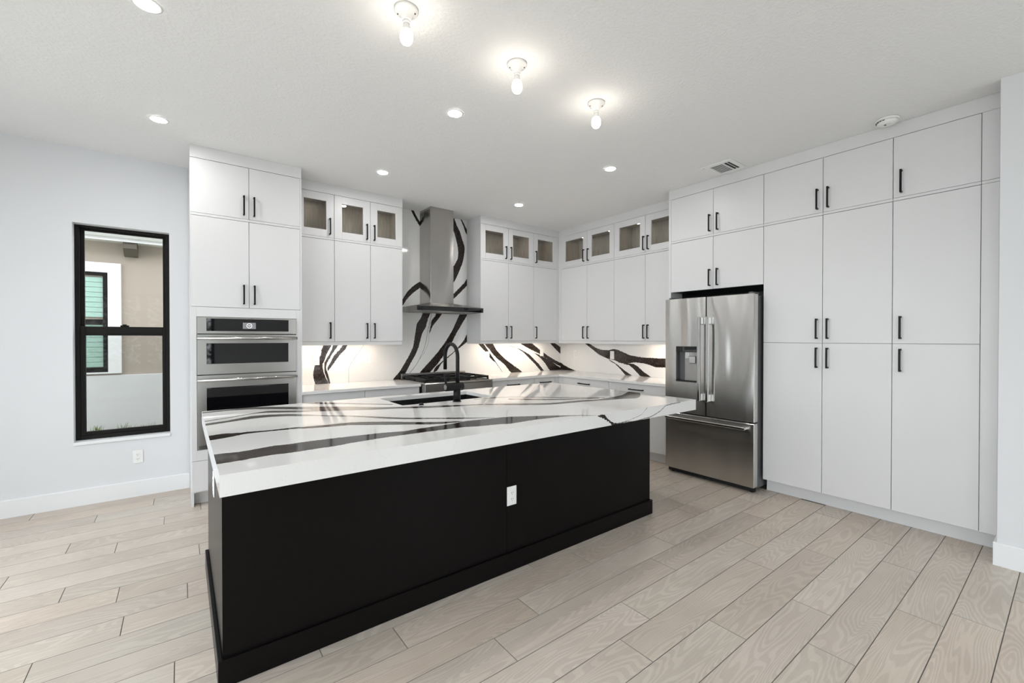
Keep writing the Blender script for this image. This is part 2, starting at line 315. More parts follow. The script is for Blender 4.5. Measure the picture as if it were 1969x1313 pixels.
VEINS=dict(
back=[[(-3.6466,1.3565),(-3.6744,1.2982),(-3.6815,1.2447),(-3.7183,1.1777),(-3.7457,1.1181),(-3.7571,1.0726),(-3.7618,1.0294),(-3.7575,0.976),(-3.7374,0.9168),(-3.6827,0.9156),(-3.6049,0.9156),(-3.6271,0.9735),(-3.65,1.0384),(-3.6614,1.0976),(-3.6635,1.1368),(-3.6402,1.185),(-3.6215,1.2433),(-3.5979,1.292),(-3.5695,1.3557)],[(-3.5459,1.3555),(-3.4958,1.355),(-3.5319,1.2909),(-3.57,1.2322),(-3.6077,1.1643),(-3.6219,1.1255),(-3.6266,1.0962),(-3.6175,1.0565),(-3.599,0.9965),(-3.5828,0.9141),(-3.5993,0.9152),(-3.6224,0.9879),(-3.643,1.0479),(-3.6452,1.1068),(-3.6427,1.1556),(-3.6216,1.1942),(-3.5887,1.2524),(-3.565,1.2964)],[(-3.4353,1.3545),(-3.3913,1.3541),(-3.416,1.2989),(-3.46,1.2546),(-3.5083,1.1909),(-3.5466,1.1375),(-3.5799,1.0942),(-3.6081,1.056),(-3.6127,1.0808),(-3.608,1.1052),(-3.5797,1.1485),(-3.5559,1.2071),(-3.5225,1.2509),(-3.484,1.29)],[(-2.4086,1.8185),(-2.3068,1.8228),(-2.3668,1.6812),(-2.4008,1.5726),(-2.4428,1.5029),(-2.4678,1.4339),(-2.5011,1.312),(-2.5505,1.2065),(-2.6235,1.088),(-2.6715,1.0),(-2.7504,0.911),(-2.8391,0.9161),(-2.7501,1.0186),(-2.6871,1.1203),(-2.6232,1.2234),(-2.5746,1.3281),(-2.5458,1.4946),(-2.5251,1.6087),(-2.4673,1.6938)],[(-2.2378,1.7865),(-2.15,1.7819),(-2.2293,1.6692),(-2.2987,1.5897),(-2.346,1.4921),(-2.333,1.5813),(-2.3157,1.6593),(-2.264,1.723)],[(-1.8528,1.8091),(-1.7432,1.8133),(-1.8484,1.638),(-1.9514,1.4825),(-2.0341,1.3379),(-2.1422,1.1964),(-2.2304,1.0887),(-2.3256,0.9989),(-2.3598,0.9695),(-2.4854,0.9757),(-2.3595,1.1089),(-2.2126,1.2611),(-2.1151,1.3784),(-2.0064,1.5384),(-1.9325,1.6848)],[(-1.7725,1.4834),(-1.7341,1.4176),(-1.8489,1.328),(-1.9332,1.2722),(-2.007,1.2172),(-2.1066,1.1399),(-2.1778,1.0868),(-2.2393,0.9988),(-2.2913,0.9856),(-2.2566,1.0505),(-2.1778,1.1065),(-2.1066,1.1637),(-1.9978,1.2371),(-1.8865,1.3365),(-1.8203,1.4095)],[(-2.7623,1.8762),(-2.7059,1.9326),(-2.6487,2.0197),(-2.5584,2.1042),(-2.4731,2.1593),(-2.3861,2.2031),(-2.3863,2.1292),(-2.4732,2.0799),(-2.5716,2.0066),(-2.6489,1.9298),(-2.7061,1.8493),(-2.7625,1.7934)],[(-2.6142,3.0786),(-2.5846,3.084),(-2.5368,3.002),(-2.4714,2.9096),(-2.3848,2.8312),(-2.3849,2.7759),(-2.4755,2.8602),(-2.5109,2.9033),(-2.5629,2.9794)],[(-2.0099,3.1187),(-1.9368,2.9596),(-1.8873,2.881),(-1.8499,2.7781),(-1.8147,2.6849),(-1.8187,2.5865),(-1.8504,2.4525),(-1.9006,2.3394),(-1.9749,2.1931),(-2.0238,2.1359),(-2.0234,2.3493),(-1.9745,2.4182),(-1.9251,2.5094),(-1.9151,2.5967),(-1.931,2.7024),(-1.9738,2.8468),(-2.0224,2.9355)],[(-1.8994,3.0841),(-1.877,3.0792),(-1.8118,2.9792),(-1.7674,2.9096),(-1.7418,2.8805),(-1.7419,2.8148),(-1.7992,2.8831),(-1.837,2.9752)],[(-2.024,2.0025),(-1.9813,2.0372),(-1.9009,2.1125),(-1.8256,2.183),(-1.7426,2.2936),(-1.7428,2.2003),(-1.8383,2.095),(-1.9135,2.0252),(-1.9814,1.9675),(-2.0241,1.9385)],[(-1.6079,1.369),(-1.5279,1.3685),(-1.4359,1.268),(-1.3031,1.1004),(-1.1667,0.9282),(-1.1897,0.9479),(-1.2919,1.0724),(-1.3367,1.1014),(-1.4031,1.1582),(-1.4795,1.2416)],[(-1.4956,1.3683),(-1.3642,1.3674),(-1.2692,1.2469),(-1.1086,1.1129),(-0.967,1.0231),(-0.7969,0.9057),(-1.0088,0.9159),(-1.1319,1.0388),(-1.2466,1.1171),(-1.3366,1.1931),(-1.403,1.2675)],[(-0.9128,1.2883),(-0.8091,1.2484),(-0.6592,1.1775),(-0.5699,1.1065),(-0.4791,1.0343),(-0.3467,0.899),(-0.4067,0.9018),(-0.5441,1.0267),(-0.6466,1.1087),(-0.772,1.2091),(-0.8703,1.2638)],[(-0.852,1.3642),(-0.6402,1.3629),(-0.4529,1.2523),(-0.2523,1.1377),(-0.0865,1.0615),(0.0267,1.0111),(0.0267,0.9644),(-0.17,1.0386),(-0.4397,1.1774),(-0.6592,1.2654)],[(-0.6465,1.2261),(-0.4397,1.1624),(-0.2522,1.087),(-0.0865,0.9895),(0.0268,0.9177),(-0.2249,0.9136),(-0.3333,1.0291),(-0.4397,1.1226),(-0.557,1.1948)],[(-0.2387,1.3654),(-0.1563,1.365),(0.0266,1.255),(0.0266,1.1616),(-0.1006,1.2466)]],
right=[[(-0.0367,1.0364),(0.0965,0.991),(0.1831,0.9598),(0.296,0.9308),(0.3376,0.9132),(-0.0366,0.9012)],[(0.5193,1.3628),(0.6107,1.3538),(0.7568,1.2888),(0.8675,1.258),(1.0222,1.2566),(1.0916,1.2717),(1.1598,1.2668),(1.2818,1.2268),(1.3789,1.1943),(1.5859,1.1709),(1.7434,1.1681),(1.9283,1.1666),(2.0212,1.1661),(2.0215,1.046),(1.9286,1.0531),(1.7915,1.0499),(1.6459,1.0844),(1.4632,1.0974),(1.3147,1.0732),(1.2049,1.0815),(1.1147,1.1137),(0.999,1.1275),(0.8065,1.1955),(0.6813,1.2684)],[(0.999,1.1229),(1.1148,1.0775),(1.205,1.0278),(1.3149,0.9629),(1.4218,0.9085),(1.3259,0.9018),(1.2051,1.001),(1.1262,1.0599),(1.0457,1.0927)],[(1.2602,1.0707),(1.4319,1.0769),(1.515,1.0438),(1.5863,0.9879),(1.7198,0.9082),(1.5713,0.906),(1.4426,1.0054),(1.3685,1.0538)]],
top=[[(-4.8083,-2.8561),(-4.7171,-2.8633),(-4.6462,-2.8517),(-4.5703,-2.833),(-4.521,-2.8418),(-4.4069,-2.8379),(-4.3448,-2.8414),(-4.2215,-2.8521),(-4.1008,-2.8648),(-3.958,-2.8994),(-3.9416,-2.9023),(-3.8659,-2.8913),(-3.7516,-2.8853),(-3.6302,-2.8789),(-3.5351,-2.8581),(-3.4388,-2.8705),(-3.2846,-2.8857),(-3.2258,-2.9038),(-3.0985,-2.9742),(-2.9817,-3.0361),(-2.8477,-3.1221),(-2.7227,-3.2178),(-2.7311,-3.2253),(-2.7983,-3.1821),(-2.9039,-3.1232),(-3.0396,-3.0993),(-3.1758,-3.0841),(-3.3671,-3.0914),(-3.4149,-3.0663),(-3.549,-3.0403),(-3.6279,-3.0118),(-3.7369,-3.0),(-3.8609,-2.9927),(-3.9809,-2.9925),(-3.9965,-2.9894),(-4.1085,-2.9893),(-4.2229,-2.998),(-4.276,-3.0031),(-4.3518,-3.0179),(-4.4274,-3.0156),(-4.4469,-3.0175),(-4.5522,-3.021),(-4.5974,-3.0112),(-4.6662,-3.0182),(-4.7322,-3.0302),(-4.8088,-3.0254)],[(-4.8066,-2.4175),(-4.7461,-2.3757),(-4.6756,-2.4022),(-4.6397,-2.4016),(-4.5657,-2.4201),(-4.4789,-2.4273),(-4.3869,-2.4257),(-4.374,-2.4408),(-4.2496,-2.4607),(-4.1164,-2.4723),(-4.0225,-2.5137),(-3.887,-2.6079),(-3.8372,-2.6626),(-3.7222,-2.7506),(-3.5979,-2.822),(-3.5467,-2.8492),(-3.5516,-2.8575),(-3.6797,-2.8524),(-3.7554,-2.8169),(-3.8693,-2.7363),(-3.9254,-2.7023),(-4.0552,-2.6096),(-4.1412,-2.5547),(-4.2663,-2.5274),(-4.3841,-2.4907),(-4.3975,-2.4795),(-4.4847,-2.4626),(-4.5702,-2.4548),(-4.6535,-2.4556),(-4.736,-2.4969),(-4.8075,-2.5236)],[(-4.805,-2.008),(-4.6974,-1.9502),(-4.5607,-1.8617),(-4.459,-1.8701),(-4.3601,-1.9174),(-4.2907,-1.9734),(-4.208,-2.0693),(-4.1718,-2.1195),(-4.0419,-2.2245),(-3.9557,-2.318),(-3.8484,-2.454),(-3.7779,-2.5264),(-3.6595,-2.6249),(-3.5052,-2.7353),(-3.412,-2.8013),(-3.3174,-2.8659),(-3.3222,-2.8727),(-3.4255,-2.8223),(-3.524,-2.7674),(-3.6753,-2.6566),(-3.7998,-2.5766),(-3.8697,-2.5078),(-3.9739,-2.3711),(-4.0552,-2.2689),(-4.1792,-2.1496),(-4.2173,-2.1095),(-4.3071,-2.0559),(-4.3751,-2.0038),(-4.473,-1.9692),(-4.5727,-1.9709),(-4.7022,-2.0181),(-4.8033,-2.0752)],[(-4.8043,-1.5039),(-4.6625,-1.4567),(-4.5138,-1.4364),(-4.4059,-1.4946),(-4.2221,-1.6284),(-4.0962,-1.7124),(-3.941,-1.8313),(-3.7904,-1.9818),(-3.6526,-2.077),(-3.5952,-2.1069),(-3.4666,-2.1699),(-3.318,-2.2293),(-3.1945,-2.2943),(-3.0612,-2.3397),(-2.8867,-2.4538),(-2.7296,-2.5547),(-2.604,-2.6235),(-2.4285,-2.6444),(-2.2834,-2.6707),(-2.2119,-2.7038),(-2.0706,-2.7094),(-1.9311,-2.6896),(-1.7987,-2.6675),(-1.6281,-2.5864),(-1.5175,-2.535),(-1.4923,-2.5776),(-1.5272,-2.6638),(-1.7346,-2.8161),(-1.857,-2.864),(-1.9741,-2.8196),(-2.0948,-2.7936),(-2.2632,-2.7502),(-2.3453,-2.7289),(-2.497,-2.7134),(-2.6601,-2.6848),(-2.7823,-2.6173),(-2.9319,-2.5138),(-3.0861,-2.3774),(-3.2203,-2.337),(-3.3582,-2.3026),(-3.5039,-2.2462),(-3.6256,-2.1767),(-3.6827,-2.1497),(-3.8292,-2.0966),(-3.9084,-2.0552),(-3.9935,-2.0092),(-4.0886,-1.9741),(-4.15,-1.9364),(-4.1847,-1.8145),(-4.249,-1.7638),(-4.4228,-1.6142),(-4.5258,-1.5452),(-4.6668,-1.5173),(-4.8057,-1.5471)],[(-4.8043,-1.9117),(-4.6889,-1.8303),(-4.5478,-1.7447),(-4.4351,-1.701),(-4.2573,-1.8057),(-4.1878,-1.8284),(-4.1341,-1.8369),(-4.1572,-1.934),(-4.2068,-1.9145),(-4.2744,-1.8917),(-4.4468,-1.7837),(-4.5507,-1.7714),(-4.6906,-1.855),(-4.8051,-1.9323)],[(-4.1662,-1.4144),(-4.0401,-1.479),(-3.8962,-1.6333),(-3.7374,-1.8136),(-3.6232,-1.9241),(-3.6372,-1.9587),(-3.7512,-1.8526),(-3.9165,-1.7031),(-4.0663,-1.5883),(-4.1745,-1.4553)],[(-2.9675,-2.0717),(-2.77,-2.0849),(-2.647,-2.1356),(-2.3367,-2.4073),(-2.1412,-2.5714),(-2.0193,-2.6649),(-2.0424,-2.6848),(-2.1634,-2.592),(-2.365,-2.4374),(-2.6698,-2.166),(-2.7956,-2.1215),(-2.9826,-2.0956)],[(-2.712,-2.222),(-2.5488,-2.3789),(-2.3903,-2.5005),(-2.2052,-2.597),(-2.0884,-2.6588),(-2.1163,-2.6834),(-2.2318,-2.622),(-2.4245,-2.5364),(-2.5899,-2.427),(-2.759,-2.2843)]],
front=[[(-2.7295,0.9158),(-2.6615,0.9156),(-2.6344,0.8854),(-2.5791,0.8548),(-2.5226,0.8419),(-2.4584,0.8356),(-2.4842,0.8229),(-2.5604,0.8199),(-2.6099,0.8543),(-2.6464,0.8747),(-2.6883,0.8954)]],
front_thin=[[(-2.5162,0.8418),(-2.4056,0.84),(-2.3383,0.8355),(-2.227,0.8421),(-2.155,0.8459),(-2.0888,0.8595),(-2.013,0.8821),(-1.9502,0.9117),(-1.8203,0.9193),(-1.7447,0.9196),(-1.7447,0.9126),(-1.8201,0.9123),(-1.9488,0.9049),(-2.0106,0.8755),(-2.087,0.8527),(-2.1542,0.8389),(-2.2266,0.8351),(-2.3383,0.8285),(-2.4058,0.833),(-2.5164,0.8348)],[(-2.4844,0.843),(-2.4324,0.8453),(-2.3386,0.8578),(-2.2557,0.8744),(-2.2135,0.9004),(-2.1847,0.9173),(-2.1831,0.9147),(-2.2119,0.8978),(-2.2547,0.8716),(-2.3382,0.8548),(-2.432,0.8423),(-2.4842,0.84)]],
back_thin=[[(-2.2997,1.791),(-2.3385,1.6425),(-2.3727,1.4951),(-2.3898,1.4024),(-2.4322,1.2639),(-2.5238,1.0978),(-2.6295,0.9736),(-2.6341,0.9774),(-2.5288,1.1012),(-2.4376,1.2663),(-2.3956,1.4038),(-2.3785,1.4963),(-2.3443,1.6439),(-2.3055,1.7926)],[(-2.3314,1.6432),(-2.3487,1.4957),(-2.3661,1.3563),(-2.4337,1.2182),(-2.4838,1.1581),(-2.4862,1.1601),(-2.4363,1.2198),(-2.3689,1.3571),(-2.3517,1.4961),(-2.3344,1.6436)],[(-3.1935,1.3565),(-3.2908,1.2194),(-3.3561,1.1248),(-3.3759,1.0603),(-3.3762,0.9846),(-3.3764,0.9086),(-3.3794,0.9086),(-3.3792,0.9846),(-3.3789,1.0607),(-3.3587,1.1262),(-3.2932,1.2212),(-3.1959,1.3583)],[(-1.0377,1.3155),(-0.9124,1.2884),(-0.9132,1.2844),(-1.0385,1.3115)]])
# ------------------------------------------------------------------ veined stone surfaces
def resample(poly, step=.007, jit=.0026):
    P=[Vector(p) for p in poly]; k=len(P); out=[]
    for i in range(k):
        p0,p1,p2,p3=P[i-1],P[i],P[(i+1)%k],P[(i+2)%k]
        L=(p2-p1).length; m=max(1,int(L/step))
        t1=(p2-p0)*.5; t2=(p3-p1)*.5
        mx=L*.6
        if t1.length>mx: t1=t1*(mx/t1.length)
        if t2.length>mx: t2=t2*(mx/t2.length)
        for j in range(m):
            t=j/m; q=(2*t**3-3*t*t+1)*p1+(t**3-2*t*t+t)*t1+(-2*t**3+3*t*t)*p2+(t**3-t*t)*t2
            a=random.uniform(-1,1); jj=jit*(a*abs(a))*1.8
            out.append(q+Vector((random.uniform(-1,1)*jj,jj)))
    return out
def inside(p,poly):
    c=False; x,y=p; j=len(poly)-1
    for i in range(len(poly)):
        xi,yi=poly[i]; xj,yj=poly[j]
        if (yi>y)!=(yj>y) and x<(xj-xi)*(y-yi)/(yj-yi)+xi: c=not c
        j=i
    return c
def veined(outline, hole, veins, thin, jit=.0026):
    """triangulates the outline; returns verts, tris, material index (0 stone, 1 vein, 2 thin vein)"""
    vs_=[];es=[]
    def loop(pts):
        o=len(vs_); k=len(pts)
        vs_.extend(Vector(p) for p in pts); es.extend((o+i,o+(i+1)%k) for i in range(k))
    loop(outline)
    if hole: loop(hole)
    V=[resample(v,jit=jit) for v in veins]; T=[resample(v,jit=jit*.4) for v in thin]
    for q in V+T: loop(q)
    bb=lambda q:(min(p.x for p in q),max(p.x for p in q),min(p.y for p in q),max(p.y for p in q))
    Vb=[(bb(q),[p[:] for p in q]) for q in V]; Tb=[(bb(q),[p[:] for p in q]) for q in T]
    r=delaunay_2d_cdt(vs_,es,[],0,1e-6,False)
    rv=[p[:] for p in r[0]]; tris=[];mi=[]
    hit=lambda c,L:any(b_[0]<=c[0]<=b_[1] and b_[2]<=c[1]<=b_[3] and inside(c,q) for b_,q in L)
    for f in r[2]:
        c=(sum(rv[i][0] for i in f)/len(f),sum(rv[i][1] for i in f)/len(f))
        if not inside(c,outline) or (hole and inside(c,hole)): continue
        tris.append(tuple(f)); mi.append(1 if hit(c,Vb) else 2 if hit(c,Tb) else 0)
    return rv,tris,mi
def add_veined(mb, to3, outline, hole, veins, thin=(), jit=.0026):
    rv,tris,mi=veined(outline,hole,veins,thin,jit)
    o=len(mb.v); mb.v+=[to3(p) for p in rv]
    for t,k in zip(tris,mi): mb.f.append(tuple(i+o for i in t)); mb.mi.append(k); mb.sm.append(False)
STONE=[M['stone'],M['vein'],M['veinthin']]

# ------------------------------------------------------------------ room shell
H=3.05
mb=MB()
XO0,XO1,ZO0,ZO1=-5.652,-5.008,.531,2.412
mb.box(-7.15,XO0,.02,.22,-.1,H).box(XO1,.2,.02,.22,-.1,H).box(XO0,XO1,.02,.22,-.1,ZO0).box(XO0,XO1,.02,.22,ZO1,H)
struct('wall_back',mb,M['wall'])
struct('wall_right',MB().box(.02,.2,-4.838,.0195,-.1,H),M['wall'])
struct('wall_near_right',MB().box(-.8365,.2,-7.7,-4.839,-.1,H),M['wall'])
mb=MB()
mb.box(-7.15,-7.0,-7.7,-7.0,-.1,H).box(-7.15,-7.0,-.8,.0195,-.1,H).box(-7.15,-7.0,-7.0,-.8,2.7,H).box(-7.15,-7.0,-7.0,-.8,-.1,.0)
struct('wall_left',mb,M['wall'])
mb=MB()
mb.box(-7.0,-6.85,-7.7,-7.55,-.1,H).box(-4.35,-2.6,-7.7,-7.55,-.1,H).box(-1.1,-.84,-7.7,-7.55,-.1,H).box(-6.85,-4.35,-7.7,-7.55,2.45,H).box(-6.85,-4.35,-7.7,-7.55,-.1,0).box(-2.6,-1.1,-7.7,-7.55,2.45,H).box(-2.6,-1.1,-7.7,-7.55,-.1,0)
struct('wall_rear',mb,M['wall'])
struct('ceiling',MB().box(-7.15,.2,-7.7,.22,H,H+.15),M['ceiling'])
# floor: joint bed with every plank laid on it
floor=struct('floor',MB().box(-7.0,.02,-5.76,.02,-.1,-.0035).box(-7.0,.02,-7.55,-5.76,-.1,-.0005,mi=1),[M['subfloor'],M['farfloor']])
PL,PW=1.2385,.1835; GAP=.0014
def plank_mesh(L):
    h=L/2-GAP; w=PW/2-GAP; c=.0010
    mb=MB()
    mb.add([(-h,-w,-.0035),(h,-w,-.0035),(h,w,-.0035),(-h,w,-.0035),(-h,-w,-c),(h,-w,-c),(h,w,-c),(-h,w,-c),(-h+c,-w+c,0),(h-c,-w+c,0),(h-c,w-c,0),(-h+c,w-c,0)],
      [(0,1,5,4),(1,2,6,5),(2,3,7,6),(3,0,4,7),(4,5,9,8),(5,6,10,9),(6,7,11,10),(7,4,8,11)],1)
    mb.f.append((8,9,10,11)); mb.mi.append(0); mb.sm.append(False)
    return mb.mesh('plank',[M['plank'],M['bevel']])
full_plank=plank_mesh(PL)
ROWJ={0:-1.75,1:-1.928,2:-2.592,3:-2.27,4:-2.799,5:-3.272,6:-3.033,7:-3.744,8:-3.459,9:-4.098,10:-4.423,11:-1.236,12:-4.62,13:-4.21,14:-5.162,15:-4.9,16:-5.209,17:-5.456,18:-4.831,19:-5.75,20:-5.282,21:-5.54,22:-5.035,23:-4.797,24:-5.466,25:-5.119,26:-5.879,-1:-2.55,-2:-3.1,-3:-2.2,-4:-3.4}
for k,j in ROWJ.items():
    yc=-4.844+k*PW
    x_hi=-.53 if yc<-2.35 else -.50
    x_lo=-6.998
    if yc>-.62 : x_hi=-4.80     # under the base cabinets nothing shows
    a=j-math.ceil((j-x_lo)/PL)*PL
    while a<x_hi:
        p0,p1=max(a,x_lo),min(a+PL,x_hi)
        if p1-p0>.03:
            me=full_plank if p1-p0>PL-1e-4 else plank_mesh(p1-p0)
            o=bpy.data.objects.new('plank',me); COL.objects.link(o); o.location=((p0+p1)/2,yc,0); o.parent=floor
        a+=PL
# baseboards
mb=MB(); BBP=lambda y0,s:[(y0,0),(y0+s*.015,0),(y0+s*.015,.136),(y0+s*.010,.142),(y0,.142)]
mb.prism(BBP(.0195,-1),-7.0,-4.862,'x'); struct('baseboard_back',mb,M['trim'])
mb=MB(); mb.prism([(-.837,0),(-.852,0),(-.852,.138),(-.847,.144),(-.837,.144)],-7.55,-4.8235,'y')
mb.prism([(-4.8385,0),(-4.8235,0),(-4.8235,.138),(-4.8285,.144),(-4.8385,.144)],-.837,-.545,'x'); struct('baseboard_near_right',mb,M['trim'])
mb=MB(); mb.prism(BBP(-7.55,1),-7.0,-6.85,'x').prism(BBP(-7.55,1),-4.35,-2.6,'x'); struct('baseboard_rear',mb,M['trim'])
# kitchen window
w=thing('window_1','','window',((XO0+XO1)/2,.13,ZO0)); del w['label']; del w['category']; w['kind']='structure'
def frame_rect(mb,x0,x1,y0,y1,z0,z1,wl_,wr,wt,wb,bev=.002):
    mb.box(x0,x0+wl_,y0,y1,z0,z1,bev).box(x1-wr,x1,y0,y1,z0,z1,bev).box(x0+wl_,x1-wr,y0,y1,z1-wt,z1,bev).box(x0+wl_,x1-wr,y0,y1,z0,z0+wb,bev); return mb
fz0,fz1=ZO0+.012,ZO1-.001
frame_rect(MB(),XO0+.001,XO1-.001,.11,.20,fz0,fz1,.030,.030,.022,.035).build('frame',M['blackframe'],w)
up=frame_rect(MB(),XO0+.031,XO1-.031,.155,.185,1.49,fz1-.022,.026,.020,.014,.04).build('upper_sash',M['blackframe'],w)
lo=frame_rect(MB(),XO0+.031,XO1-.031,.118,.150,fz0+.035,1.532,.034,.026,.080,.030).build('lower_sash',M['blackframe'],w)
MB().box(XO0+.055,XO1-.05,.168,.172,1.52,fz1-.034).build('pane',M['winglass'],up)
MB().box(XO0+.063,XO1-.055,.132,.136,fz0+.062,1.456).build('pane',M['winglass'],lo)
MB().box(XO0+.033,XO1-.033,.190,.192,fz0+.036,1.50).build('insect_screen',M['screen'],w)
MB().box(-5.36,-5.30,.112,.128,1.532,1.545,.002).box(-5.345,-5.315,.106,.122,1.545,1.553,.002).build('sash_lock',M['blackframe'],w)
MB().box(-5.45,-5.20,.112,.118,1.470,1.482,.002).build('lift_rail',M['blackframe'],w)
struct('trim_1',MB().box(XO0-.003,XO1+.003,.006,.112,ZO0-.016,ZO0+.010,.003),M['trim'])
# sliding doors behind and left of the camera (seen in reflections), plus one unseen rear opening added for light
def slider(name,a0,a1,axis,pos,n,zt=2.699):
    w=thing(name,'','window',(0,0,0)); del w['label']; del w['category']; w['kind']='structure'
    step=(a1-a0)/n
    for i in range(n):
        p0,p1=a0+i*step,a0+(i+1)*step; f=.06
        fr=MB()
        def bx(m,u0,u1,z0,z1,t0,t1):
            if axis=='y': m.box(u0,u1,pos+t0,pos+t1,z0,z1)
            else: m.box(pos+t0,pos+t1,u0,u1,z0,z1)
        bx(fr,p0,p0+f,.001,zt,-.03,.03); bx(fr,p1-f,p1,.001,zt,-.03,.03); bx(fr,p0+f,p1-f,.001,.08,-.03,.03); bx(fr,p0+f,p1-f,zt-.07,zt,-.03,.03)
        o=fr.build('door_panel',M['blackframe'],w)
        g=MB(); bx(g,p0+f,p1-f,.08,zt-.07,-.003,.003); g.build('pane',M['winglass'],o)
slider('window_2',-6.849,-4.351,'y',-7.62,2,2.449)
slider('added_window',-2.599,-1.101,'y',-7.62,1,2.449)
slider('window_3',-6.999,-.801,'x',-7.08,5)

# crown fascia and light rails of the cabinet runs
struct('trim_2',MB().box(-4.860,-4.0037,-.637,.0,2.948,H-.0005,.001),M['cab'])
struct('trim_3',MB().box(-4.003,-2.8628,-.346,-.001,2.948,H-.0005,.001),M['cab'])
mb=MB(); mb.prism([(-1.778,-.001),(-1.778,-.346),(-.361,-.346),(-.361,-2.377),(-.001,-2.377),(-.001,-.001)],2.948,H-.0005,'z'); struct('trim_4',mb,M['cab'])
struct('trim_5',MB().box(-.625,.019,-4.837,-2.378,2.948,H-.0005,.001),M['cab'])
mb=MB(); mb.box(-4.003,-2.872,-.334,-.316,1.353,1.392,.001).box(-2.890,-2.872,-.315,-.002,1.353,1.392,.001); struct('trim_6',mb,M['cab'])
mb=MB(); mb.box(-1.778,-.342,-.334,-.316,1.353,1.392,.001).box(-.350,-.332,-2.377,-.334,1.353,1.392,.001).box(-1.778,-1.760,-.315,-.002,1.353,1.392,.001); struct('trim_7',mb,M['cab'])
# pantry end filler and pantry toe kick
mb=MB(); mb.box(-.623,-.603,-4.822,-4.7405,.117,2.4645,.001).box(-.623,-.603,-4.822,-4.7405,2.4665,2.486,.001).box(-.623,-.603,-4.822,-4.7405,2.488,2.947,.001); mb.box(-.602,-.3,-4.8375,-4.757,.117,2.947); struct('trim_8',mb,M['cab'])
struct('trim_9',MB().box(-.534,-.514,-4.8375,-3.3635,.0005,.1165),M['cab'])
struct('trim_10',MB().box(-.3985,-.36,-.344,-.325,1.393,2.947).box(-.36,-.341,-.398,-.344,1.393,2.947),M['cab'])
# ------------------------------------------------------------------ cabinets
def handle_mesh(L):
    m=MB(); h=L/2
    m.box(-.0065,.0065,-.036,-.026,-h,h,.0015)
    m.box(-.0065,.0065,-.027,0,-h,-h+.013,.0015).box(-.0065,.0065,-.027,0,h-.013,h,.0015)
    return m.mesh('handle',M['blackmetal'])
HM=handle_mesh(.172); HML=handle_mesh(.200)
G_=.0019
def door(root,u0,u1,z0,z1,d,hu=None,hz=None,horiz=False,glassd=False,name='door',stile=.078):
    u0+=G_;u1-=G_;z0+=G_;z1-=G_
    m=MB()
    if glassd:
        s=stile; a0,a1,b0,b1=u0+s,u1-s,z0+s,z1-s
        frame_rect(m,u0,u1,-d,-d+.019,z0,z1,s,s,s,s,.0008)
        o=m.build(name,M['cab'],root)
        MB().box(a0-.003,a1+.003,-d+.010,-d+.014,b0-.003,b1+.003).build('glass_pane',M['glass'],o)
    else:
        o=m.box(u0,u1,-d,-d+.019,z0,z1,.0012).build(name,M['cab'],root)
    if hu is not None:
        if horiz: inst('handle',HML,o,(hu,-d,hz),(0,PI/2,0))
        else: inst('handle',HM,o,(hu,-d,hz))
    return o
def hollow(m,u0,u1,y0,y1,z0,z1,t=.016):
    """open-fronted box, front at y0 (towards the room); slot 0 outside, slot 1 lining"""
    m.add([(u0,y0,z0),(u1,y0,z0),(u1,y0,z1),(u0,y0,z1),(u0,y1,z0),(u1,y1,z0),(u1,y1,z1),(u0,y1,z1)],[(0,1,5,4),(1,2,6,5),(2,3,7,6),(3,0,4,7),(4,5,6,7)],0)
    a,b_,c,e=u0+t,u1-t,z0+t,z1-t; yb=y1-.008
    m.add([(a,y0,c),(b_,y0,c),(b_,y0,e),(a,y0,e),(a,yb,c),(b_,yb,c),(b_,yb,e),(a,yb,e)],[(0,1,5,4),(1,2,6,5),(2,3,7,6),(3,0,4,7),(4,5,6,7)],1)
    m.add([(u0,y0,z0),(u1,y0,z0),(u1,y0,z1),(u0,y0,z1),(a,y0,c),(b_,y0,c),(b_,y0,e),(a,y0,e)],[(0,1,5,4),(1,2,6,5),(2,3,7,6),(3,0,4,7)],0)
    return m
def puck(root,u,y,z):
    o=MB().lathe([(.030,0),(.030,-.006),(.026,-.008)],(u,y,z),'z',20).build('puck_light',M['plastic'],root)
    MB().cyl((u,y,z-.0095),.022,.0012,'z',20).build('lens',M['puck'],o)

HZ1,HZ2,HZ3=2.603,1.510,1.263
ZC,R1,R2,UB,TK=2.947,2.487,2.465,1.393,.117
def wall_unit(u0,u1,seams,hands,d,run,label,grp,hz=HZ2):
    r=thing('wall_cabinet',label,'cabinet',((u0+u1)/2,-.001,UB),run,grp)
    MB().box(u0+.0005,u1-.0005,-d+.0205,-.001,UB,R2).build('body',M['cab'],r)
    e=[u0]+seams+[u1]
    for i in range(len(e)-1): door(r,e[i],e[i+1],UB,R2,d,hands[i],hz)
    return r
def glass_unit(u0,u1,seams,hands,d,run,label,grp):
    r=thing('glass_cabinet',label,'cabinet',((u0+u1)/2,-.001,R2+.002),run,grp)
    hollow(MB(),u0+.0005,u1-.0005,-d+.0205,-.001,R2+.0005,ZC-.0005).build('body',[M['cab'],M['cab_in']],r)
    MB().box(u0+.001,u1-.001,-d,-d+.019,R2+.0016,R1-.0002,.0008).build('rail',M['cab'],r)
    e=[u0]+seams+[u1]
    for i in range(len(e)-1): door(r,e[i],e[i+1],R1,ZC,d,hands[i],HZ1,glassd=True)
    for i in range(len(e)-1): puck(r,(e[i]+e[i+1])/2,-d*.5,ZC-.0170)
    return r
gu='flat-front wall cabinets above the counter'; gg='glass-front cabinets along the ceiling'
